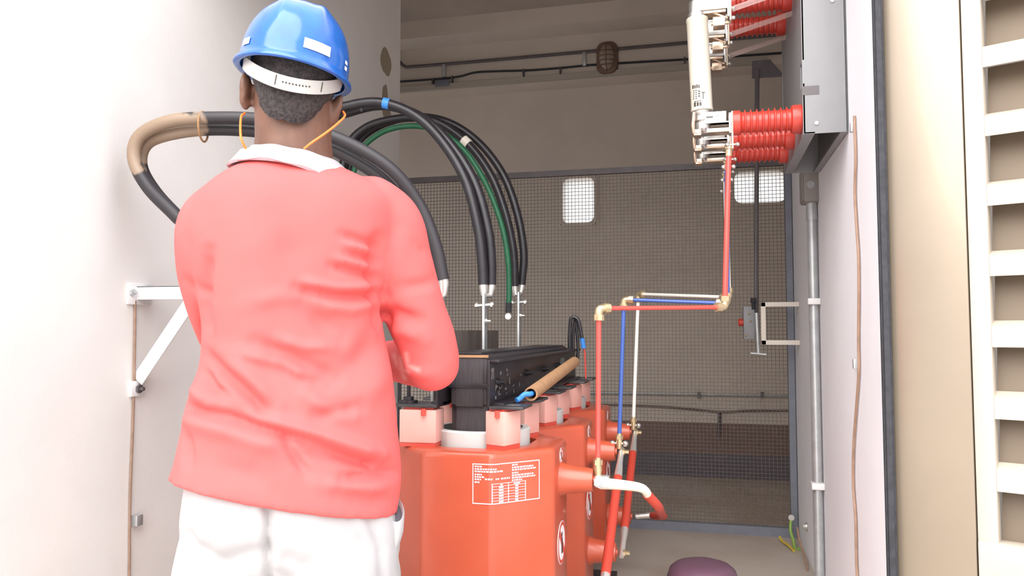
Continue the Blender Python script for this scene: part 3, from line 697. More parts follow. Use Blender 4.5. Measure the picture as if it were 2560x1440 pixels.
# drive rod with handle on the mesh screen
YH = 3.93
rod_top = PY(1893, 150, YH); rod_bot = PY(1886, 770, YH)
dr_ = thing('switch_handle', rod_bot - Vector((0, 0, 0.2)), 'grey lever box with red knob and long drive rod on mesh screen', 'handle')
obj('drive_rod', Tb([PY(1893, 175, YH), PY(1890, 790, YH)], 0.0115, 10), steel_dark, dr_)
bm = bmesh.new(); tri = [PY(1880, 195, YH), PY(1962, 190, YH), PY(1925, 148, YH), PY(1880, 152, YH)]
a = [bm.verts.new(p) for p in tri]; b = [bm.verts.new(p + Vector((0, 0.01, 0))) for p in tri]; skin_rings(bm, [a, b]); obj('top_bracket', bm, steel_dark, dr_)
a, b = PY(1859, 848, YH), PY(1886, 766, YH); obj('lever_box', B((a.x, YH - 0.03, a.z), (b.x, YH + 0.08, b.z)), chassis_m, dr_, bevel=0.004)
p = PY(1860, 806, YH); obj('red_knob', L((p.x, YH, p.z), (-1, 0, 0), [(0.010, 0), (0.017, 0.004), (0.018, 0.022), (0.014, 0.027)], 16), ins_red, dr_, label='red round knob')
p0, p1 = PY(1891, 782, YH - 0.04), PY(1896, 884, YH - 0.04)
obj('lever', Tb([p0, p1], 0.009, 12), zinc, dr_)
obj('lever_grip', Tb([p1 + Vector((-0.036, 0, 0.002)), p1 + Vector((0.036, 0, -0.004))], 0.007, 12), zinc, dr_)
p = PY(1883, 758, YH - 0.03); obj('lever_knob', L((p.x, p.y, p.z - 0.03), (0, 0, 1), [(0.008, 0), (0.008, 0.03), (0.014, 0.035), (0.012, 0.055)], 12), rubber, dr_)
bm = bmesh.new()
for (px, py) in ((1873, 785), (1866, 838), (1876, 803)): sph(bm, PY(px, py, YH - 0.031), 0.006, 8)
obj('box_screw', bm, brass, dr_)
# square guard loop on the right wall
a, b = PY(1903, 862, 3.88), PY(1990, 755, 3.88)
bm = bmesh.new(); th = 0.022
for c0, c1 in (((a.x, a.z), (a.x + th, b.z)), ((a.x, b.z - th), (XR, b.z)), ((a.x, a.z), (XR, a.z + th))): box(bm, (c0[0], 3.86, c0[1]), (c1[0], 3.88, c1[1]))
obj('guard_loop', bm, cream_m, bevel=0.002, label='cream square-tube guard loop sticking out of the right wall by the mesh', cat='guard')

# ================================================================== MESH SCREEN
ms = thing('mesh_screen', (-0.8, YM, 0), 'tall wire mesh screen in a blue-grey steel frame across the room', 'screen')
ZMT = PY(1500, 422, YM).z
XM0, XM1 = -3.03, XR - 0.004
obj('top_rail', B((XM0, YM - 0.015, ZMT - 0.03), (XM1, YM + 0.015, ZMT)), steel_dark, ms)
obj('bottom_rail', B((XM0, YM - 0.02, 0.0), (XM1, YM + 0.02, 0.045)), steel_blue, ms)
obj('side_post', B((XM1 - 0.03, YM - 0.02, 0.045), (XM1, YM + 0.02, ZMT - 0.03)), steel_blue, ms)
obj('side_post', B((XL - 0.03, YM - 0.02, 0.045), (XL, YM + 0.02, ZMT - 0.03)), steel_blue, ms)
bm = bmesh.new(); sp = 0.0185; r_ = 0.0011
k = 0; x = XM0 + 0.01
while x < XM1 - 0.03: box(bm, (x - r_, YM - r_, 0.045), (x + r_, YM + r_, ZMT - 0.03)); x += sp
z = 0.06
while z < ZMT - 0.03: box(bm, (XM0, YM - 2*r_, z - r_), (XM1 - 0.03, YM - 0.0, z + r_)); z += sp
obj('wire_mesh', bm, wire_m, ms)

# ================================================================== RIGHT WALL FITTINGS
xw = XR
YC = PX(2030, 829, XR - 0.03).y
cd = thing('conduit', (XR - 0.03, YC, 0), 'galvanised steel conduit with clips rising up the right wall', 'conduit')
zb = PX(2028, 465, XR - 0.03).z
obj('pipe', Tb([(XR - 0.022, YC, 0.0), (XR - 0.022, YC, zb - 0.06)], 0.0175, 18), zinc, cd)
obj('pipe_coupling', Tb([(XR - 0.022, YC, zb - 0.12), (XR - 0.022, YC, zb - 0.055)], 0.0205, 18), zinc, cd)
for py in (755, 1195):
    p = PX(2045, py, XR); bm = B((XR - 0.046, YC - 0.034, p.z - 0.012), (XR - 0.0005, YC + 0.022, p.z + 0.012)); obj('pipe_clip', bm, white_steel, cd, bevel=0.003)
jb = thing('junction_box', (XR - 0.03, YC, zb - 0.055), 'small grey junction box on top of the conduit on the right wall', 'box')
obj('box_body', B((XR - 0.055, YC - 0.055, zb - 0.055), (XR - 0.0005, YC + 0.055, zb + 0.075)), mat('taupe_box', (0.30, 0.28, 0.26), 0.6), jb, bevel=0.004)
obj('box_lid', B((XR - 0.059, YC - 0.05, zb - 0.05), (XR - 0.055, YC + 0.05, zb + 0.07)), mat('taupe_box', (0.30, 0.28, 0.26)), jb, bevel=0.002)
obj('knockout', L((XR - 0.03, YC - 0.055, zb + 0.008), (0, -1, 0), [(0.016, 0), (0.014, 0.003)], 18), zinc, jb)
ew = thing('earth_wire', PX(2140, 1440, XP) * 1.0, 'thin brown earth wire running down the white wall by the open door', 'wire')
pts = [PX(px, py, XP - 0.006) for px, py in ((2136, 290), (2137, 330), (2139, 400), (2137, 480), (2141, 560), (2146, 640), (2147, 740), (2146, 850), (2147, 930), (2140, 1030), (2134, 1120), (2133, 1210), (2139, 1300), (2141, 1400), (2146, 1500))]
pts.append(Vector((XP - 0.006, pts[-1].y - 0.01, 0.004)))
ew.location = (XP - 0.006, pts[-1].y, 0)
obj('wire_strand', Tb(pts, 0.0038, 8, 5), earth_brown, ew)
for (px, py) in ((2138, 318), (2145, 910)):
    p = PX(px, py, XP); obj('wire_clip', B((XP - 0.013, p.y - 0.008, p.z - 0.014), (XP - 0.0005, p.y + 0.008, p.z + 0.014)), zinc, ew, bevel=0.002)
# earth leads by the floor in the corner
YE = 3.75
xe = XR - 0.012
pg = [PY(1978, 1296, 3.95), PY(1976, 1325, 3.93), PY(1983, 1350, 3.90), PY(1988, 1372, 3.86)]; pg.append(Vector((XR - 0.02, 3.84, 0.006)))
gl = thing('green_earth_lead', Vector((pg[-1].x, pg[-1].y, 0)), 'short green earth lead bolted to the foot of the mesh frame', 'wire')
obj('lead', Tb(pg, 0.007, 10, 6), yg_m, gl)
obj('lug', L(pg[0] + Vector((0, -0.01, 0.005)), (0, 1, 0), [(0.014, 0), (0.014, 0.012)], 10), lug_m, gl)
py_ = [PY(1949, 1342, 3.97), PY(1956, 1362, 3.94), PY(1970, 1382, 3.88), PY(1985, 1396, 3.80)]
py_ = [Vector((p.x, p.y, max(p.z, 0.012))) for p in py_]; py_[-1].z = 0.007
obj('yellow_earth_lead', Tb(py_, 0.006, 10, 6), yellow_m, label='loose yellow earth lead curving down to the floor near the mesh corner', cat='wire')
pb_ = [PY(1993, 1318, 3.72), PY(1998, 1345, 3.70), PY(2010, 1390, 3.62), PY(2019, 1428, 3.52)]
pb_ = [Vector((min(p.x, XR - 0.006), p.y, p.z)) for p in pb_]; pb_[-1].z = 0.006
bl = thing('brown_earth_lead', Vector((pb_[-1].x, pb_[-1].y, 0)), 'thin brown lead sloping down the wall foot beside the conduit', 'wire')
obj('lead', Tb(pb_, 0.0045, 8, 6), earth_brown, bl)
obj('lug', L(Vector((XR - 0.002, pb_[0].y, pb_[0].z + 0.005)), (-1, 0, 0), [(0.02, 0), (0.018, 0.006), (0.009, 0.006), (0.009, 0.016)], 10), lug_m, bl)

# purple basin upside down on the floor
c = PZ(1757, 1479, 0.0)
bm = L((c.x, c.y, 0), (0, 0, 1), [(0.150, 0.0), (0.150, 0.010), (0.142, 0.016), (0.136, 0.05), (0.124, 0.085), (0.105, 0.101), (0.08, 0.109), (0.04, 0.111), (0.0, 0.1115)], 40)
bs = obj('basin', bm, purple_m, label='dull purple plastic basin upside down on the floor in front of the mesh', cat='basin')

# ================================================================== LEFT WALL FITTINGS
YBR = PX(345, 735, XL).y
zarm = PX(345, 733, XL).z
br = thing('cable_bracket', (XL, YBR, zarm - 0.3), 'white angle-steel cable bracket with diagonal brace on the left wall', 'bracket')
bm = B((XL, YBR - 0.015, zarm - 0.020), (XL + 0.36, YBR - 0.011, zarm + 0.020)); box(bm, (XL, YBR - 0.015, zarm + 0.016), (XL + 0.36, YBR + 0.025, zarm + 0.020)); obj('arm', bm, white_steel, br, bevel=0.001)
bm = B((XL + 0.0005, YBR - 0.05, zarm - 0.035), (XL + 0.008, YBR + 0.05, zarm + 0.03)); obj('wall_plate', bm, white_steel, br, bevel=0.002)
zf = PX(378, 968, XL).z
A_, B_ = Vector((XL + 0.012, YBR + 0.004, zf + 0.025)), Vector((XL + 0.20, YBR + 0.004, zarm - 0.01))
dd = (B_ - A_).normalized(); nn = Vector((-dd.z, 0, dd.x))
bm = bmesh.new()
for off0, off1, y0, y1 in ((-0.020, 0.020, YBR - 0.008, YBR - 0.004), (0.016, 0.020, YBR - 0.004, YBR + 0.030)):
    vs = [A_ + nn*off0, A_ + nn*off1, B_ + nn*off1, B_ + nn*off0]
    a = [bm.verts.new((v.x, y0, v.z)) for v in vs]; b = [bm.verts.new((v.x, y1, v.z)) for v in vs]; skin_rings(bm, [a, b])
obj('brace', bm, white_steel, br)
obj('foot_plate', B((XL + 0.0005, YBR - 0.028, zf - 0.022), (XL + 0.010, YBR + 0.028, zf + 0.024)), white_steel, br, bevel=0.002)
obj('foot_bolt', L((XL + 0.010, YBR, zf), (1, 0, 0), [(0.013, 0), (0.013, 0.008), (0.006, 0.008), (0.006, 0.02)], 6), steel_dark, br)
obj('wall_bolt', L((XL + 0.008, YBR - 0.035, zarm), (1, 0, 0), [(0.011, 0), (0.011, 0.008), (0.005, 0.008), (0.005, 0.018)], 6), zinc, br)
pts = [PX(px, py, XL + 0.006) for px, py in ((338, 752), (337, 850), (335, 960), (331, 1090), (326, 1220), (324, 1340), (323, 1440))]
pts.append(Vector((XL + 0.006, pts[-1].y, -0.165)))
lw = thing('wall_earth_wire', (XL + 0.006, pts[-1].y, -0.17), 'thin brown earth wire hanging down the left wall below the bracket', 'wire')
obj('wire_strand', Tb(pts, 0.0036, 8, 5), earth_brown, lw)
p = PX(334, 1300, XL); obj('wire_clip', B((XL + 0.0005, p.y - 0.012, p.z - 0.016), (XL + 0.022, p.y + 0.014, p.z + 0.016)), zinc, lw, bevel=0.002)

# ================================================================== POWER CABLES
def cable(name, pix_pts, m, r, label, group=None, dust=None, lug=True, extra=None, tip=None):
    pts = [PY(px, py, Y) for px, py, Y in pix_pts]
    if extra: pts = [Vector(e) for e in extra] + pts
    if tip is not None: pts[-1] = Vector(tip)
    root = thing(name, pts[0] - Vector((0, 0, r)), label, 'cable', group)
    bm = Tb(pts, r, 16, 8)
    path = catmull(pts, 8)
    o = obj('cable_body', bm, m, root)
    if dust:
        at = o.data.attributes.new('dust', 'FLOAT', 'POINT'); org = wloc(o)
        for i, v in enumerate(o.data.vertices):
            px, py, dep = pix(v.co + org)
            at.data[i].value = (1.0 if px < dust else max(0.0, 1.0 - (px - dust) / 130.0)) * (1.0 if py < 430 else max(0.0, 1 - (py - 430) / 80.0))
    d = (path[-1] - path[-2]).normalized()
    return root, path, d
LR = 0.0155
LV = [Vector((LVX, TY + PITCHY*k, lv_top[k])) for k in range(3)]
def lug_to(root, end, d, target, side):
    end = Vector(end)
    bm = Tb([end - d*0.012, end + d*0.010, end + d*0.03 + (target - end)*0.2, end.lerp(target, 0.85)], [0.0165, 0.0155, 0.011, 0.006], 12)
    obj('cable_lug', bm, lug_m, root)
T0 = [LV[k] + Vector((0, -0.006, -0.02)) for k in range(3)]
# near pair: big dusty loop from the left wall bracket
loopA = [(640, 800, 1.92), (530, 640, 1.88), (445, 545, 1.87), (372, 470, 1.87), (336, 400, 1.87), (350, 340, 1.87), (425, 303, 1.88), (540, 295, 1.92), (660, 300, 1.97), (780, 325, 2.02), (880, 362, 2.06), (980, 425, 2.10), (1050, 515, 2.14), (1090, 615, 2.155), (1108, 700, 2.16)]
loopB = [(680, 830, 1.96), (550, 650, 1.92), (462, 560, 1.91), (388, 480, 1.91), (352, 412, 1.91), (368, 358, 1.91), (440, 332, 1.92), (540, 323, 1.96), (660, 330, 2.01), (770, 350, 2.06), (870, 392, 2.10), (960, 452, 2.14), (1028, 540, 2.18), (1065, 630, 2.185), (1086, 700, 2.185)]
start = [(XL + 0.30, 1.95, 0.30), (XL + 0.33, 1.96, 0.7)]
for nm, lp, lab in (('power_cable', loopA, 'black cable with dusty tan top, outermost of the big loop behind the worker'), ('power_cable', loopB, 'dusty black cable lying just inside the outermost big loop behind the worker')):
    q = [PY(*a) for a in lp]
    root, path, d = cable(nm, lp[1:], dust_m, 0.0185, lab, 'black cables of the big loop', dust=500, extra=[(q[0].x - 0.02, q[0].y, 0.02), (q[0].x, q[0].y, 0.55)])
    lug_to(root, path[-1], d, T0[0], 1)
    if lp is loopA:
        # thin tie round the pair
        i = min(range(len(path)), key=lambda i: abs(pix(path[i])[0] - 492) + (0 if pix(path[i])[1] < 330 else 999))
        c = path[i]; t = (path[i+1] - path[i-1]).normalized()
        bm = bmesh.new(); up = Vector((0, 0, 1)); sd = t.cross(up).normalized()
        ring = [c + Vector((0, 0.025, -0.018)) + (sd*math.cos(a)*0.048 + up*math.sin(a)*0.042) for a in [2*math.pi*k/24 for k in range(25)]]
        tube(bm, ring, 0.003, 8); obj('cable_tie', bm, tan_m, root)
# middle pair
midA = [(720, 420, 2.60), (785, 300, 2.62), (870, 265, 2.64), (955, 257, 2.66), (1040, 290, 2.68), (1110, 360, 2.69), (1165, 455, 2.69), (1195, 570, 2.69), (1205, 650, 2.69), (1208, 712, 2.69)]
midB = [(740, 440, 2.68), (796, 318, 2.69), (880, 278, 2.70), (968, 264, 2.71), (1060, 298, 2.72), (1135, 372, 2.72), (1190, 465, 2.72), (1220, 575, 2.72), (1228, 650, 2.72), (1228, 712, 2.72)]
for nm, lp, lab in (('power_cable', midA, 'black cable with blue tape band, left of the pair arching to the middle terminal'), ('power_cable', midB, 'black cable, right of the pair arching down to the middle terminal')):
    q = PY(*lp[0])
    root, path, d = cable(nm, lp, black_cable, 0.0185, lab, 'black cables to the middle terminal', extra=[(q.x + 0.03, q.y, 0.02), (q.x + 0.01, q.y, 0.9)])
    lug_to(root, path[-1], d, T0[1], 1)
    if lp is midA:
        i = min(range(len(path)), key=lambda i: abs(pix(path[i])[0] - 962) if pix(path[i])[1] < 320 else 9999)
        c = path[i]; t = (path[i+1] - path[i-1]).normalized(); obj('tape_band', Tb([c - t*0.012, c + t*0.012], 0.0205, 16), blue_m, root, label='bright blue tape band')
        i = min(range(len(path)), key=lambda i: abs(pix(path[i])[0] - 902) if pix(path[i])[1] < 320 else 9999)
        c = path[i]; obj('cable_tie', Tb([c - Vector((0, 0, 0.012)), c - Vector((-0.004, 0, 0.032))], 0.005, 8), rubber, root)
# far pair and the green cable
farA = [(852, 560, 3.14), (862, 390, 3.16), (910, 322, 3.18), (1000, 296, 3.20), (1085, 302, 3.21), (1165, 355, 3.22), (1225, 435, 3.22), (1262, 530, 3.22), (1283, 630, 3.22), (1286, 716, 3.22)]
farB = [(862, 560, 3.20), (880, 390, 3.22), (930, 325, 3.24), (1020, 294, 3.25), (1110, 302, 3.25), (1190, 350, 3.26), (1255, 432, 3.26), (1292, 530, 3.26), (1309, 630, 3.26), (1304, 712, 3.26)]
for nm, lp, lab in (('power_cable', farA, 'black cable with cream tag arching beside the green cable to the rear terminal'), ('power_cable', farB, 'black cable, rightmost of those arching to the rear terminal')):
    q = PY(*lp[0])
    root, path, d = cable(nm, lp, black_cable, 0.0185 if lp is farA else 0.0175, lab, 'black cables to the rear terminal', extra=[(q.x + 0.03, q.y, 0.02), (q.x + 0.01, q.y, 0.9)])
    lug_to(root, path[-1], d, T0[2], 1)
    if lp is farA:
        i = min(range(len(path)), key=lambda i: abs(pix(path[i])[0] - 1167) if pix(path[i])[1] < 420 else 9999)
        c = path[i]; t = (path[i+1] - path[i-1]).normalized(); obj('cable_tag', Tb([c - t*0.017, c + t*0.017], 0.0225, 14), cream_m, root, label='cream cloth tag')
grn = [(868, 560, 3.10), (893, 400, 3.12), (940, 340, 3.13), (1010, 316, 3.14), (1090, 325, 3.15), (1160, 375, 3.15), (1215, 460, 3.15), (1252, 555, 3.15), (1269, 640, 3.15), (1273, 720, 3.15), (1272, 758, 3.15)]
q = PY(*grn[0])
root, path, d = cable('green_cable', grn, green_cable, 0.0118, 'green cable hanging loose among the black ones above the transformer', extra=[(q.x + 0.03, q.y, 0.02), (q.x + 0.01, q.y, 0.9)])
e = path[-1]; obj('end_sleeve', Tb([e - d*0.002, e + d*0.04], 0.0135, 12), rubber, root); obj('end_ring', L(e + d*0.055 + Vector((0, -0.005, 0)), (0, 1, 0), [(0.013, 0), (0.013, 0.008)], 12), lug_m, root); obj('end_stem', Tb([e + d*0.035, e + d*0.05], 0.006, 8), lug_m, root)

# ================================================================== HIGH ON THE BACK BEAM
YF = 5.41
def run(name, pp, r, m, label, cat, off=0.02, smooth=6):
    return obj(name, Tb([PY(px, py, YF - off) for px, py in pp], r, 10, smooth), m, label=label, cat=cat)
cdt = thing('black_conduit', PY(1360, 140, YF - 0.02), 'black conduit along the back beam, upper of the two runs', 'conduit')
obj('pipe', Tb([PY(960, 120, YF - 0.02), PY(995, 150, YF - 0.02), PY(1012, 166, YF - 0.02), PY(1040, 166, YF - 0.02), PY(1200, 153, YF - 0.02), PY(1480, 128, YF - 0.02), PY(1740, 105, YF - 0.02), PY(2020, 80, YF - 0.02)], 0.012, 10, 6), steel_dark, cdt)
for px, py in ((1112, 178), (1462, 150)):
    p = PY(px, py, YF); obj('conduit_clip', B((p.x - 0.012, YF - 0.03, p.z - 0.05), (p.x + 0.012, YF - 0.0005, p.z + 0.05)), zinc, cdt, bevel=0.002)
lc = thing('sagging_cable', PY(1300, 190, YF - 0.015), 'thin black cable drooping along the lower edge of the back beam', 'cable')
obj('cable_body', Tb([PY(px, py, YF - 0.015) for px, py in ((960, 207), (1100, 197), (1150, 191), (1190, 181), (1250, 178), (1320, 176), (1402, 170), (1500, 161), (1740, 147), (2020, 128))], 0.008, 8, 6), rubber, lc)
for px, py in ((1084, 205), (1132, 199), (1310, 182), (1402, 177), (1712, 153)):
    p = PY(px, py, YF); obj('cable_clip', B((p.x - 0.006, YF - 0.026, p.z - 0.028), (p.x + 0.006, YF - 0.0005, p.z + 0.022)), steel_dark, lc)
tk = thing('cable_trunking', PY(1380, 200, YF - 0.01), 'pale narrow trunking along the bottom edge of the back beam', 'trunking')
bm = B((-3.03, YF - 0.025, 2.793), (XR - 0.003, YF - 0.0005, 2.832)); obj('trunking_body', bm, mat('dusty_trunking', (0.40, 0.36, 0.31), 0.6), tk)
p = PY(1110, 200, YF); obj('joint_box', B((p.x - 0.06, YF - 0.034, 2.81), (p.x + 0.05, YF - 0.0255, 2.86)), steel_blue, tk, bevel=0.002)
p = PY(1519, 148, YF); lp = thing('bulkhead_lamp', Vector((p.x, YF, p.z - 0.12)), 'dusty brown oval bulkhead lamp on the back beam', 'lamp')
bm = bmesh.new(); ol = rr_pts(p.x - 0.075, p.x + 0.075, p.z - 0.115, p.z + 0.115, 0.055)
rg = [[bm.verts.new((p.x + (x - p.x)*f, y, p.z + (z - p.z)*f)) for x, z in ol] for f, y in ((1, YF - 0.0005), (1, YF - 0.03), (0.93, YF - 0.045), (0.80, YF - 0.05))]
skin_rings(bm, rg); obj('housing', bm, lamp_m, lp, bevel=0.0)
bm = bmesh.new(); sph(bm, (p.x, YF - 0.05, p.z), (0.055, 0.045, 0.09), 20); obj('lamp_glass', bm, lamp_glass, lp)
bm = bmesh.new()
for k in range(-2, 3): tube(bm, [(p.x - 0.062, YF - 0.05, p.z + k*0.034), (p.x - 0.035, YF - 0.092, p.z + k*0.034), (p.x + 0.035, YF - 0.092, p.z + k*0.034), (p.x + 0.062, YF - 0.05, p.z + k*0.034)], 0.004, 6, 4)
tube(bm, [(p.x, YF - 0.05, p.z + 0.1), (p.x, YF - 0.098, p.z + 0.055), (p.x, YF - 0.098, p.z - 0.055), (p.x, YF - 0.05, p.z - 0.1)], 0.004, 6, 4); obj('guard', bm, lamp_m, lp)
# low pipe and cable on the back wall behind the mesh
lpz = [PY(px, py, YB - 0.02) for px, py in ((1380, 982), (1560, 983), (1740, 986), (1985, 990))]
pp = thing('wall_pipe', lpz[1], 'thin grey pipe low along the back wall behind the mesh', 'pipe')
obj('pipe', Tb(lpz, 0.011, 8, 4), zinc, pp)
for px in (1748, 1905): p = PY(px, 987, YB); obj('pipe_clip', B((p.x - 0.012, YB - 0.035, p.z - 0.02), (p.x + 0.012, YB - 0.0005, p.z + 0.02)), steel_dark, pp)
wc = thing('wall_cable', PY(1700, 1022, YB - 0.01), 'thin brown cable with drop branch low on the back wall behind the mesh', 'cable')
obj('cable_body', Tb([PY(px, py, YB - 0.012) for px, py in ((1400, 1010), (1580, 1014), (1700, 1020), (1800, 1030), (1880, 1027), (1985, 1026))], 0.008, 8, 6), mat('brown_cable', (0.16, 0.12, 0.10), 0.6), wc)
obj('cable_branch', Tb([PY(1799, 1030, YB - 0.016), PY(1798, 1090, YB - 0.022)], 0.013, 8), steel_dark, wc)

# ================================================================== PERSON
HEAD_PX = 735
_d = ray(HEAD_PX, 829); MF = Vector((_d.x, _d.y, 0)).normalized(); MR = Vector((MF.y, -MF.x, 0)); DM = 1.56
def MP(px, py, w=0.0):
    d = ray(px, py); return CAM + d * ((DM + w) / d.dot(MF))
def loft(bm, secs, seg=36, ex=2.4, sub=4):
    """secs: (left point, right point, half depth, depth shift)"""
    rings = []
    if sub > 1 and len(secs) > 2:
        A_ = catmull([q[0] for q in secs], sub); B2 = catmull([q[1] for q in secs], sub); H_ = catmull([(q[2], q[3], 0) for q in secs], sub)
        secs = [(a, b, h.x, h.y) for a, b, h in zip(A_, B2, H_)]
    for a, b, h, sh in secs:
        a, b = Vector(a), Vector(b); c = (a + b) / 2; u = (b - a) / 2; ring = []
        for j in range(seg):
            t = 2*math.pi*j/seg; cs, sn = math.cos(t), math.sin(t)
            cs = math.copysign(abs(cs)**(2/ex), cs); sn = math.copysign(abs(sn)**(2/ex), sn)
            ring.append(bm.verts.new(c + u*cs + MF*(sn*h + sh)))
        rings.append(ring)
    skin_rings(bm, rings); return bm
def fuse(bm, voxel, it=4, fac=0.5):
    bmesh.ops.recalc_face_normals(bm, faces=bm.faces[:])
    me = bpy.data.meshes.new('tmp'); bm.to_mesh(me); bm.free(); o = bpy.data.objects.new('tmp', me); COL.objects.link(o)
    m = o.modifiers.new('r', 'REMESH'); m.mode = 'VOXEL'; m.voxel_size = voxel
    s = o.modifiers.new('s', 'SMOOTH'); s.factor = fac; s.iterations = it
    dg = bpy.context.evaluated_depsgraph_get(); dg.update()
    ev = o.evaluated_get(dg); nm = bpy.data.meshes.new_from_object(ev)
    out = bmesh.new(); out.from_mesh(nm)
    bpy.data.objects.remove(o); bpy.data.meshes.remove(me); bpy.data.meshes.remove(nm)
    return out
def seg_tube(bm, pts, rad, seg=20, smooth=6, flat=1.0):
    tube(bm, pts, rad, seg, smooth, flat)
    sph(bm, pts[0], rad[0]*0.98, 14); sph(bm, pts[-1], rad[-1]*0.98, 14)
GZ = -0.17
man = thing('person', Vector((MF.x*DM, MF.y*DM, GZ)), 'person in red shirt, pale trousers and blue hard hat seen from behind', 'person')

# --- arm joints (shared by body and shirt)
Rs, Re = MP(975, 545, 0.02), MP(1083, 905, 0.05); Rw = MP(930, 900, 0.36)
Ls, Le = MP(530, 555, 0.03), MP(560, 840, 0.13); Lw = MP(690, 880, 0.36)
# --- body: one continuous surface
hc = MP(738, 195, 0.0)                              # skull centre
tilt = Matrix.Rotation(R(9), 3, MF)
def HL(u, w_, v): return hc + tilt @ (MR*u + MF*w_ + Vector((0, 0, v)))
bm = bmesh.new()
def ell(bm, c, ru, rw, rv, seg=24):
    A = Matrix((MR, MF, Vector((0, 0, 1)))).transposed(); M = (tilt @ A).to_4x4()
    M = Matrix.Translation(c) @ M @ Matrix.Diagonal((ru, rw, rv, 1)); bmesh.ops.create_uvsphere(bm, u_segments=seg, v_segments=16, radius=1, matrix=M)
ell(bm, HL(0, 0.0, 0.02), 0.078, 0.098, 0.092)
ell(bm, HL(0, 0.03, -0.055), 0.064, 0.068, 0.075)
ell(bm, HL(0, 0.062, -0.098), 0.035, 0.030, 0.026)          # chin
ell(bm, HL(0, 0.098, -0.035), 0.013, 0.022, 0.024, 12)      # nose
ell(bm, HL(0, 0.108, -0.046), 0.018, 0.013, 0.011, 12)
ell(bm, HL(0, 0.092, -0.075), 0.024, 0.012, 0.006, 12); ell(bm, HL(0, 0.090, -0.086), 0.022, 0.012, 0.007, 12)   # lips
ell(bm, HL(-0.03, 0.084, 0.012), 0.024, 0.014, 0.008, 12); ell(bm, HL(0.03, 0.084, 0.012), 0.024, 0.014, 0.008, 12)  # brows
ell(bm, HL(-0.04, 0.072, -0.04), 0.022, 0.02, 0.02, 12); ell(bm, HL(0.04, 0.072, -0.04), 0.022, 0.02, 0.02, 12)
for s in (-1, 1):                                            # ears
    ell(bm, HL(s*0.086, 0.004, -0.046), 0.010, 0.020, 0.032, 16); ell(bm, HL(s*0.081, 0.008, -0.068), 0.010, 0.012, 0.014, 12); ell(bm, HL(s*0.092, -0.008, -0.034), 0.006, 0.009, 0.022, 12)
neck0 = MP(733, 430, 0.02); neck1 = HL(0, 0.005, -0.03)
seg_tube(bm, [neck0, MP(734, 350, 0.012), neck1], [0.080, 0.073, 0.072], 24)
# trunk inside the clothes
loft(bm, [(MP(640, 400), MP(830, 400), 0.06, 0.01), (MP(540, 475), MP(925, 475), 0.07, 0), (MP(520, 560), MP(930, 560), 0.085, 0), (MP(540, 760), MP(905, 760), 0.085, 0), (MP(540, 960), MP(920, 960), 0.085, 0), (MP(510, 1240), MP(940, 1260), 0.095, 0), (MP(520, 1370), MP(935, 1370), 0.085, 0)], 28)
for pth, e_, w_ in (([MP(930, 520, 0.0), MP(980, 575, 0.01), MP(1004, 650, 0.015), MP(1030, 760, 0.025), MP(1064, 845, 0.04), Re], Re, Rw), ([MP(580, 525, 0.0), MP(528, 580, 0.01), MP(518, 640, 0.02), MP(527, 740, 0.06), Le], Le, Lw)):
    seg_tube(bm, pth, [0.036, 0.036, 0.036, 0.034, 0.032], 18); seg_tube(bm, [e_, e_.lerp(w_, .3), w_], [0.033, 0.033, 0.025], 18)
hipR, hipL = MP(840, 1400, 0.0), MP(568, 1400, 0.0)
footR = Vector((MF.x*DM, MF.y*DM, 0)) + MR*0.11; footL = Vector((MF.x*DM, MF.y*DM, 0)) - MR*0.13
for h_, f_ in ((hipR, footR), (hipL, footL)):
    an = Vector((f_.x, f_.y, GZ + 0.09)); kn = h_.lerp(an, .52) + MF*0.02
    seg_tube(bm, [h_, kn, an], [0.070, 0.052, 0.036], 18)
    seg_tube(bm, [an, Vector((f_.x, f_.y, GZ + 0.05)) + MF*0.05, Vector((f_.x, f_.y, GZ + 0.04)) + MF*0.14], [0.036, 0.034, 0.026], 14)
# hands: palm, four fingers, thumb
def hand(bm, wr, fore, side):
    f = fore.normalized(); up = Vector((0, 0, 1)); across = f.cross(up).normalized()      # across: to the right of the forearm
    down = -across.cross(f).normalized() if across.cross(f).z > 0 else across.cross(f).normalized()
    pc = wr + f*0.05
    seg_tube(bm, [wr - f*0.01, wr + f*0.025], [0.026, 0.024], 14)
    for k in range(5): seg_tube(bm, [wr + f*0.02 + across*(k-2)*0.010, wr + f*0.085 + across*(k-2)*0.0165], [0.015, 0.0125], 12)
    for k, ln in enumerate((0.066, 0.080, 0.085, 0.076)):
        kk = k if side < 0 else 3 - k
        b0 = wr + f*0.088 + across*((kk - 1.5)*0.0205); a1, a2 = R(28 + 4*k), R(70 + 5*k)
        p1 = b0 + (f*math.cos(a1) + down*math.sin(a1))*ln*0.45; p2 = p1 + (f*math.cos(a2) + down*math.sin(a2))*ln*0.32; p3 = p2 + (f*math.cos(a2 + .6) + down*math.sin(a2 + .6))*ln*0.25
        seg_tube(bm, [b0 - f*0.012, b0, p1, p2, p3], [0.0095, 0.0095, 0.0088, 0.0082, 0.0072], 10, 3)
    s = -side
    t0 = wr + f*0.03 + across*s*0.022; t1 = t0 + f*0.028 + across*s*0.022 + down*0.012; t2 = t1 + f*0.026 + across*s*0.006 + down*0.014; t3 = t2 + f*0.018 - across*s*0.004 + down*0.012
    seg_tube(bm, [t0, t1, t2, t3], [0.013, 0.0115, 0.0098, 0.008], 10, 3)
hand(bm, Rw, Rw - Re, 1); hand(bm, Lw, Lw - Le, -1)
obj('body', fuse(bm, 0.0042, 5), skin_m, man, angle=80)
for s in (-1, 1):
    bm = bmesh.new(); ell(bm, HL(s*0.031, 0.0775, -0.008), 0.012, 0.0105, 0.0085, 14); obj('eye', bm, eye_m, man)

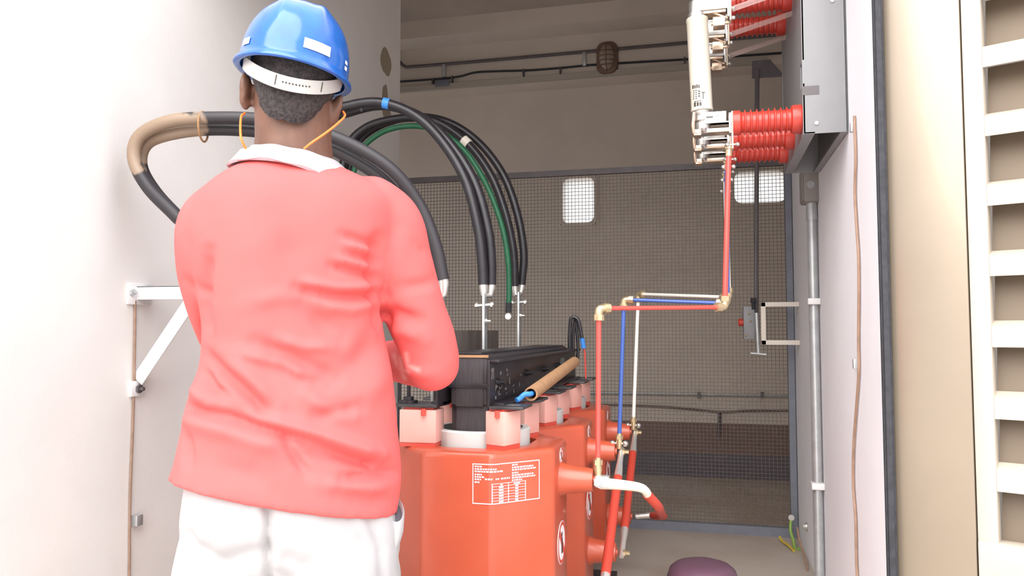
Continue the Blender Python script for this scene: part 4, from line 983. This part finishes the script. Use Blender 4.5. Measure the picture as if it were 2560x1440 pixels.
# --- hair
bm = bmesh.new(); nu, nv = 72, 30; rows = []
A = Matrix((MR, MF, Vector((0, 0, 1)))).transposed()
def hair_low(phi):
    """lower limit (latitude) for direction phi; 0 = nape"""
    a = abs(math.degrees(phi)); K = [(0, -1.00), (14, -1.02), (28, -0.97), (40, -0.83), (52, -0.62), (66, -0.44), (84, -0.33), (110, -0.30), (180, 0.45)]
    for (a0, l0), (a1, l1) in zip(K, K[1:]):
        if a <= a1:
            t = (a - a0)/(a1 - a0); t = t*t*(3 - 2*t)*0.4 + t*0.6; return l0 + (l1 - l0)*t + 0.05*noise.noise((phi*16, 0, 0))
    return 0.45
def hair_pt(phi, th, off):
    """point off the skull/neck surface in direction phi (0 back), latitude th"""
    ru, rw, rv = 0.078 + off, 0.098 + off, 0.092 + off
    v = math.sin(th); c = math.cos(th)
    if v >= 0: return HL(math.sin(phi)*c*ru, -math.cos(phi)*c*rw, 0.02 + v*rv)
    q = -v                                       # follow the skull into the nape instead of curling under
    return HL(math.sin(phi)*ru*(1 - 0.08*q*q), -math.cos(phi)*(rw - 0.026*q*q), 0.02 - 0.150*q)
for i in range(nv + 1):
    row = []
    for j in range(nu):
        phi = -math.pi + 2*math.pi*j/nu; lo = hair_low(phi); th = lo + (math.pi/2 - 0.02 - lo)*i/nv
        edge = min(1.0, i/5.0)
        off = -0.004 + 0.0090*edge**0.6 + 0.0016*noise.noise((phi*14, th*14, 3))
        row.append(bm.verts.new(hair_pt(phi, th, off)))
    rows.append(row)
for a, b in zip(rows, rows[1:]):
    for j in range(nu): bm.faces.new((a[j], a[(j+1) % nu], b[(j+1) % nu], b[j]))
bm.faces.new(rows[-1])
obj('hair', bm, hair_m, man, angle=80)

# --- hard hat
hat_c = MP(733, 192, 0.0); htilt = Matrix.Rotation(R(9.0), 3, MF) @ Matrix.Rotation(R(3.5), 3, MR)
HM = htilt @ A
def HH(u, w_, v): return hat_c + HM @ Vector((u, w_, v))
bm = bmesh.new(); nu = 72
HRU, HRW, HHT = 0.1035, 0.126, 0.142
prof = []
for k in range(15):
    t = k / 14; prof.append((math.cos(t*math.pi/2)**0.82 if t < 1 else 0.0, math.sin(t*math.pi/2)**1.0))
def hat_r(phi, s):
    x, y = math.sin(phi), -math.cos(phi); return x*HRU*s, y*HRW*s
rings = []
def ring_at(s, v, grow=0.0, droop=None):
    r = []
    for j in range(nu):
        phi = 2*math.pi*j/nu; x, y = hat_r(phi, s); fr_ = max(0.0, -math.cos(phi))     # front of the hat
        n = Vector((x, y)).normalized() if s > 1e-6 else Vector((0, 0)); g = grow*(1 + 2.2*max(0, -math.cos(phi))**3 if grow > 0 else 1)
        x += n.x*g; y += n.y*g; vv = v
        if 0.05 < s < 0.97:
            for c in (-0.036, 0.036):
                dd_ = (x - c)/0.011; vv += 0.0055*math.exp(-dd_*dd_)*min(1, v/0.08)
        r.append(bm.verts.new(HH(x, y, vv)))
    return r
rings.append(ring_at(0.965, 0.0)); rings.append(ring_at(1.0, -0.003, 0.006)); rings.append(ring_at(1.0, 0.0, 0.0095)); rings.append(ring_at(1.0, 0.005, 0.0085)); rings.append(ring_at(1.0, 0.010, 0.002)); rings.append(ring_at(1.0, 0.018, 0.0))
for s, v in prof[1:-1]: rings.append(ring_at(s, 0.018 + v*(HHT - 0.018)))
rings.append(ring_at(0.03, HHT + 0.0))
inner = []
for s, v in reversed(prof[:-1]): inner.append(ring_at(s*0.965, v*(HHT - 0.006)))
for a, b in zip(rings, rings[1:]):
    for j in range(nu): bm.faces.new((a[j], a[(j+1) % nu], b[(j+1) % nu], b[j]))
bm.faces.new(rings[-1])
for a, b in zip(inner, inner[1:]):
    for j in range(nu): bm.faces.new((a[j], b[j], b[(j+1) % nu], a[(j+1) % nu])) if False else bm.faces.new((a[j], a[(j+1) % nu], b[(j+1) % nu], b[j]))
for j in range(nu): bm.faces.new((inner[-1][j], inner[-1][(j+1) % nu], rings[0][(j+1) % nu], rings[0][j]))
bm.faces.new(inner[0][::-1])
hat = obj('hard_hat', bm, helmet_m, man, angle=60, label='glossy blue plastic hard hat')
def hat_patch(phi0, phi1, v0, v1, off=0.0015, n=8):
    bm = bmesh.new(); g = []
    for v in (v0, v1):
        vv = (v - 0.018)/(HHT - 0.018); t = math.asin(max(0, min(1, vv))); s = math.cos(t)**0.82
        row = []
        for k in range(n + 1):
            phi = phi0 + (phi1 - phi0)*k/n; x, y = hat_r(phi, s); nn_ = Vector((x, y)).normalized(); row.append(bm.verts.new(HH(x + nn_.x*off, y + nn_.y*off, v)))
        g.append(row)
    for k in range(n): bm.faces.new((g[0][k], g[0][k+1], g[1][k+1], g[1][k]))
    return bm
obj('white_sticker', hat_patch(R(8), R(37), 0.026, 0.045), white_m, hat, label='white reflective sticker on the hat back')
obj('white_sticker', hat_patch(R(-66), R(-52), 0.022, 0.035), white_m, hat, label='small white sticker on the hat side')
for v in (0.022, 0.033): obj('white_sticker', hat_patch(R(62), R(68), v, v + 0.007), white_m, hat, label='tiny white sticker on the hat side')
# suspension band at the nape
bm = bmesh.new(); g = []
n = 28
for k in range(n + 1):
    t = k/n; phi = R(-80 + 160*t)
    sag = math.cos(phi)**1.2 if math.cos(phi) > 0 else 0
    top = 0.022 - 0.052*sag; bot = top - 0.026
    r1, r2 = 0.0915, 0.1125
    pts_ = []
    for off, v in ((0, top), (0.0025, top), (0.0025, bot), (0, bot)):
        pts_.append(bm.verts.new(HH(math.sin(phi)*(r1 + off), -math.cos(phi)*(r2 + off), v)))
    g.append(pts_)
skin_rings(bm, g)
bd = obj('suspension_band', bm, strap_m, hat, label='white plastic headband under the hat')
bm = bmesh.new()
for k in range(9):
    phi = R(-6 + k*3.6); top = 0.022 - 0.052*math.cos(phi)**1.2 - 0.012
    x, y = math.sin(phi)*0.0942, -math.cos(phi)*0.1152
    sph(bm, HH(x, y, top), (0.0016, 0.0016, 0.0016), 6)
for phi in (R(-14), R(38)):
    top = 0.022 - 0.052*math.cos(phi)**1.2; x, y = math.sin(phi)*0.0944, -math.cos(phi)*0.1154; tube(bm, [HH(x, y, top - 0.003), HH(x, y, top - 0.021)], 0.0010, 6)
obj('band_notches', bm, ink_m, bd) if False else obj('band_notches', bm, ink_m, hat, label='row of small dark notches in the headband')
for sgn in (-1, 1):
    for ph in (72, 84):
        phi = R(sgn*ph); obj('suspension_strap', Tb([HH(math.sin(phi)*0.088, -math.cos(phi)*0.108, -0.002), HH(math.sin(phi)*0.093, -math.cos(phi)*0.113, 0.04)], 0.006, 8), strap_m, hat)

# --- ear plug cord
lp_ = [(612, 283, -0.02), (603, 292, -0.04), (601, 325, -0.07), (604, 350, -0.08), (615, 372, -0.075)]
rp_ = [(858, 279, -0.02), (862, 290, -0.045), (845, 308, -0.075), (815, 332, -0.095), (780, 356, -0.10), (760, 372, -0.095)]
for q in (lp_, rp_): obj('earplug_cord', Tb([MP(*a) for a in q], 0.0022, 8, 6), orange_m, man, label='thin orange earplug cord')

# --- shirt
bm = bmesh.new()
loft(bm, [(MP(650, 398, 0.01), MP(825, 410, 0.01), 0.066, 0.0), (MP(585, 418, 0.01), MP(890, 440, 0.01), 0.086, 0.0), (MP(525, 455), MP(948, 470), 0.102, 0), (MP(480, 515), MP(985, 515), 0.118, 0),
          (MP(470, 600), MP(978, 600), 0.126, 0), (MP(484, 700), MP(962, 700), 0.126, 0), (MP(502, 800), MP(955, 800), 0.122, 0), (MP(500, 900), MP(972, 900), 0.122, 0),
          (MP(468, 1000), MP(988, 1000), 0.130, 0), (MP(448, 1100), MP(997, 1110), 0.138, 0), (MP(430, 1170), MP(1002, 1185), 0.142, 0), (MP(416, 1197), MP(992, 1282), 0.142, 0)], 44, 2.25)
seg_tube(bm, [MP(930, 510, 0.0), MP(985, 560, 0.01), MP(1004, 650, 0.015), MP(1030, 760, 0.025), MP(1064, 845, 0.04), MP(1083, 910, 0.055)], [0.058, 0.058, 0.062, 0.064, 0.062, 0.058], 24)
seg_tube(bm, [MP(1083, 910, 0.055), Re.lerp(Rw, .35), Re.lerp(Rw, .93)], [0.058, 0.052, 0.040], 22)
seg_tube(bm, [MP(570, 510, 0.0), MP(518, 560, 0.01), MP(512, 640, 0.02), MP(525, 740, 0.06), Le], [0.054, 0.054, 0.052, 0.050, 0.050], 22)
seg_tube(bm, [Le, Le.lerp(Lw, .4), Le.lerp(Lw, .93)], [0.050, 0.047, 0.038], 22)
bm = fuse(bm, 0.0052, 16)
bm.normal_update()
STRK = [ # folds: polyline in view of the back, width, depth (negative = groove)
 ([(946, 598), (940, 680), (946, 770), (965, 830)], 15, -0.016), ([(1000, 560), (985, 650), (975, 740)], 30, 0.004),
 ([(855, 585), (900, 600), (942, 612)], 9, -0.006), ([(870, 612), (942, 632)], 8, 0.004), ([(868, 630), (905, 642), (942, 650)], 9, -0.006), ([(840, 648), (942, 672)], 8, 0.004),
 ([(830, 664), (890, 680), (942, 695)], 10, -0.007), ([(760, 705), (850, 722), (945, 715)], 9, 0.006), ([(740, 722), (830, 738), (900, 742), (965, 738)], 11, -0.011), ([(800, 765), (880, 775), (960, 752)], 14, 0.005),
 ([(765, 760), (800, 800), (848, 838)], 24, -0.007), ([(700, 850), (760, 868), (830, 868)], 12, 0.005), ([(640, 858), (720, 885), (800, 925), (840, 945)], 16, -0.006), ([(600, 880), (690, 905), (770, 950)], 14, 0.006), ([(680, 905), (745, 945), (815, 962)], 16, -0.007),
 ([(505, 880), (560, 930), (625, 985), (672, 1040)], 16, -0.009), ([(560, 890), (620, 940), (690, 1010)], 22, 0.007), ([(500, 920), (530, 965), (562, 990)], 12, -0.009), ([(470, 960), (520, 1010)], 14, 0.006),
 ([(452, 1012), (510, 1032), (570, 1042), (640, 1066), (700, 1082), (790, 1105), (870, 1138), (960, 1168)], 13, -0.014), ([(455, 1045), (560, 1075), (660, 1105), (720, 1120)], 24, 0.007), ([(640, 1040), (740, 1072), (850, 1108), (950, 1140)], 18, 0.010),
 ([(712, 1095), (735, 1140), (765, 1180)], 11, -0.007), ([(755, 1125), (850, 1145), (900, 1160), (975, 1165)], 16, -0.006), ([(860, 1195), (930, 1190), (1000, 1180)], 12, -0.008), ([(800, 1210), (880, 1218), (980, 1225)], 16, 0.005),
 ([(790, 1040), (840, 1030), (900, 1018)], 14, -0.006), ([(765, 990), (830, 1030), (880, 1040)], 16, 0.005), ([(465, 1075), (468, 1120), (470, 1160)], 12, -0.006), ([(850, 1235), (930, 1255), (985, 1235)], 20, -0.004),
 ([(522, 630), (512, 700), (510, 770), (520, 840)], 14, -0.008), ([(700, 560), (720, 640), (730, 700)], 50, -0.004), ([(600, 480), (640, 600), (640, 760)], 70, 0.004), ([(470, 700), (500, 730), (520, 740)], 10, -0.004),
 ([(955, 790), (985, 780), (1010, 790), (1050, 800)], 14, -0.008), ([(960, 830), (1010, 825), (1060, 850)], 16, 0.006), ([(1000, 720), (1060, 710), (1095, 700)], 14, -0.004), ([(1000, 905), (1040, 930), (1090, 940)], 16, 0.004), ([(1040, 610), (1075, 640)], 12, -0.003),
 ([(840, 930), (900, 900), (950, 830)], 30, -0.006), ([(900, 1000), (950, 960), (975, 900)], 26, 0.004), ([(620, 760), (700, 740), (780, 745)], 20, 0.003), ([(560, 1100), (660, 1130), (700, 1180)], 40, 0.004), ([(520, 1150), (600, 1180), (680, 1210)], 30, -0.003)]
def seg_dist(p, a, b):
    ax, ay = a; bx_, by_ = b; dx, dy = bx_ - ax, by_ - ay; t = max(0, min(1, ((p[0]-ax)*dx + (p[1]-ay)*dy)/(dx*dx + dy*dy + 1e-9)))
    return math.hypot(p[0] - ax - dx*t, p[1] - ay - dy*t)
disp = []
for v in bm.verts:
    nrm = v.normal; face = -nrm.dot((v.co - CAM).normalized()); dsp = 0.0
    if face > 0.0:
        px, py, _ = pix(v.co); k_ = min(1.0, face/0.35)
        for pl, wd, am in STRK:
            if px < min(p[0] for p in pl) - 3*wd or px > max(p[0] for p in pl) + 3*wd or py < min(p[1] for p in pl) - 3*wd or py > max(p[1] for p in pl) + 3*wd: continue
            dmin = min(seg_dist((px, py), a, b) for a, b in zip(pl, pl[1:]))
            L0 = pl[0]; L1 = pl[-1]; fade = min(1.0, (math.hypot(px - L0[0], py - L0[1]) + wd)/(3.0*wd), (math.hypot(px - L1[0], py - L1[1]) + wd)/(3.0*wd))
            dsp += am*(1.35 if am < -0.010 else 2.0)*math.exp(-(dmin/wd)**2)*fade*k_
    dsp += 0.0018*noise.noise(v.co*9) + 0.0010*noise.noise(v.co*22)
    disp.append(dsp)
for v, d_ in zip(bm.verts, disp): v.co += v.normal*d_
for _ in range(2): bmesh.ops.smooth_vert(bm, verts=bm.verts[:], factor=0.5, use_axis_x=True, use_axis_y=True, use_axis_z=True)
bm.normal_update()
sm_s = [[(985, 888), (992, 912)], [(1000, 896), (1006, 930)], [(1015, 885), (1018, 905)], [(1020, 915), (1045, 925)], [(1008, 938), (1012, 946)], [(1000, 920), (1020, 930)]]
sm_v = []
for v in bm.verts:
    px, py, _ = pix(v.co); q = 0.0
    if 960 < px < 1070 and 860 < py < 970 and v.normal.dot(v.co - CAM) < 0:
        q = math.exp(-(min(min(seg_dist((px, py), a, b) for a, b in zip(pl, pl[1:])) for pl in sm_s)/6.0)**2)
    sm_v.append(q)
sh_ = obj('shirt', bm, shirt_m, man, angle=80, label='bright red long-sleeved cotton shirt with a pale smear on the elbow')
at_ = sh_.data.attributes.new('smear', 'FLOAT', 'POINT'); at_.data.foreach_set('value', sm_v)
n_ = shirt_m.node_tree; b_ = n_.nodes['Principled BSDF']; src_ = b_.inputs['Base Color'].links[0].from_socket
a_ = n_.nodes.new('ShaderNodeAttribute'); a_.attribute_name = 'smear'; ml_ = n_.nodes.new('ShaderNodeMath'); ml_.operation = 'MULTIPLY'; ml_.inputs[1].default_value = 0.42
mx_ = n_.nodes.new('ShaderNodeMix'); mx_.data_type = 'RGBA'; n_.links.new(a_.outputs['Fac'], ml_.inputs[0]); n_.links.new(ml_.outputs[0], mx_.inputs[0])
n_.links.new(src_, mx_.inputs[6]); mx_.inputs[7].default_value = (0.85, 0.55, 0.50, 1); n_.links.new(mx_.outputs[2], b_.inputs['Base Color'])
# pale scuffs on the right elbow are worn cloth
# --- collar
bm = bmesh.new(); n = 56; g = []
cc = MP(745, 396, 0.015)
for k in range(n + 1):
    t = -1 + 2*k/n; phi = t*R(150)
    back = max(0.0, math.cos(phi)); x, y = math.sin(phi), -math.cos(phi)
    def cp(r1, r2, v): return cc + MR*(x*r1) + MF*(y*r2) + Vector((0, 0, v))
    fr_ = (abs(t))**3; wob = 0.002*math.sin(k*0.9)
    skew = -0.016*x
    pts_ = [cp(0.090, 0.083, -0.006 - 0.030*fr_ + skew), cp(0.093, 0.086, 0.0 - 0.030*fr_ + wob*0.5 + skew), cp(0.096, 0.090, -0.005 - 0.030*fr_ + skew),
            cp(0.112 + 0.010*fr_, 0.104, -0.018 - 0.035*fr_ + wob + skew*1.5), cp(0.120 + 0.012*abs(x), 0.114, -0.036 - 0.018*abs(x)**2 + wob + skew*2), cp(0.117 + 0.012*abs(x), 0.108, -0.039 - 0.018*abs(x)**2 + skew*2), cp(0.104, 0.096, -0.022 - 0.035*fr_ + skew*1.5), cp(0.088, 0.081, -0.012 - 0.03*fr_ + skew)]
    g.append([bm.verts.new(p) for p in pts_])
skin_rings(bm, g)
obj('collar', bm, collar_m, man, angle=70, label='white folded shirt collar')

# --- trousers
bm = bmesh.new()
loft(bm, [(MP(478, 1150), MP(968, 1165), 0.118, 0), (MP(455, 1250), MP(985, 1265), 0.130, 0), (MP(450, 1320), MP(998, 1330), 0.130, 0), (MP(470, 1390), MP(985, 1390), 0.115, 0), (MP(560, 1432), MP(860, 1432), 0.09, 0), (MP(620, 1446), MP(740, 1446), 0.05, 0)], 36, 2.3)
for cx_, f_, rt in ((560, footL, 0.090), (838, footR, 0.124)):
    h0 = MP(cx_, 1350, 0.0); h1 = MP(cx_, 1440, -0.018); an = Vector((f_.x, f_.y, GZ + 0.05)); kn = h1.lerp(an, .5) + MF*0.025
    seg_tube(bm, [h0, h1, h1.lerp(kn, .5) + MF*0.02, kn, kn.lerp(an, .5), an], [rt*0.88, rt, rt*0.95, 0.092, 0.084, 0.080], 26)
bm = fuse(bm, 0.006, 4); bm.normal_update()
TS = [([(668, 1270), (672, 1330), (668, 1390), (672, 1460), (670, 1520)], 13, -0.016), ([(470, 1340), (520, 1390), (560, 1440)], 20, -0.006), ([(560, 1410), (620, 1390), (660, 1380)], 26, -0.008), ([(720, 1400), (800, 1440)], 22, -0.005), ([(930, 1300), (955, 1360), (960, 1450)], 16, -0.006), ([(490, 1290), (500, 1350)], 18, 0.004), ([(700, 1440), (760, 1470)], 18, -0.006)]
dd_ = []
for v in bm.verts:
    face = -v.normal.dot((v.co - CAM).normalized()); dsp = 0
    if face > 0:
        px, py, _ = pix(v.co)
        for pl, wd, am in TS:
            dmin = min(seg_dist((px, py), a, b) for a, b in zip(pl, pl[1:])); dsp += am*math.exp(-(dmin/wd)**2)*min(1, face/0.35)
    dsp += 0.003*noise.noise(v.co*7) + 0.0015*noise.noise(v.co*20); dd_.append(dsp)
for v, d_ in zip(bm.verts, dd_): v.co += v.normal*d_
bm.normal_update()
obj('trousers', bm, trouser_m, man, angle=80, label='loose off-white trousers')
# gaping side pocket
pc = MP(986, 1270, -0.02)
def pring(c, ru, rw, sl, n=26):
    return [c + MR*(ru*math.cos(2*math.pi*k/n)) + MF*(rw*math.sin(2*math.pi*k/n)) + Vector((0, 0, sl*math.sin(2*math.pi*k/n))) for k in range(n)]
bm = bmesh.new()
rg = [[bm.verts.new(p) for p in pring(c, ru, rw, sl)] for c, ru, rw, sl in (
    (pc + Vector((0, 0, -0.030)), 0.0125, 0.028, 0.014), (pc + Vector((0, 0, -0.002)), 0.0150, 0.034, 0.017), (pc, 0.0170, 0.036, 0.018), (pc + Vector((0, 0, -0.003)), 0.0190, 0.038, 0.018),
    (pc + Vector((0, 0, -0.035)) - MR*0.001, 0.0185, 0.040, 0.012), (pc + Vector((0, 0, -0.085)) - MR*0.010, 0.014, 0.036, 0.004))]
skin_rings(bm, rg); obj('pocket_edge', bm, trouser_m, man, angle=80)
bm = bmesh.new(); rg = [[bm.verts.new(p) for p in pring(pc + Vector((0, 0, dz)), 0.0142, 0.0325, 0.0165)] for dz in (-0.014, -0.010)]
skin_rings(bm, rg); obj('pocket_disc', bm, mat('dark_pocket_disc', (0.10, 0.10, 0.12), 0.9), man, label='dark disc in the gaping pocket')  # dark disc set just below the pocket rim
# shoes
for f_ in (footR, footL):
    bm = bmesh.new(); b0 = Vector((f_.x, f_.y, GZ))
    seg_tube(bm, [b0 - MF*0.045 + Vector((0, 0, 0.045)), b0 + MF*0.03 + Vector((0, 0, 0.05)), b0 + MF*0.11 + Vector((0, 0, 0.042)), b0 + MF*0.175 + Vector((0, 0, 0.034))], [0.042, 0.045, 0.044, 0.033], 18)
    seg_tube(bm, [b0 + MF*0.0 + Vector((0, 0, 0.05)), b0 + Vector((0, 0, 0.12))], [0.045, 0.048], 16)
    for v in bm.verts: v.co.z = max(v.co.z, GZ + 0.004)
    shoe = obj('shoe', fuse(bm, 0.006, 3), shoe_m, man, angle=80)
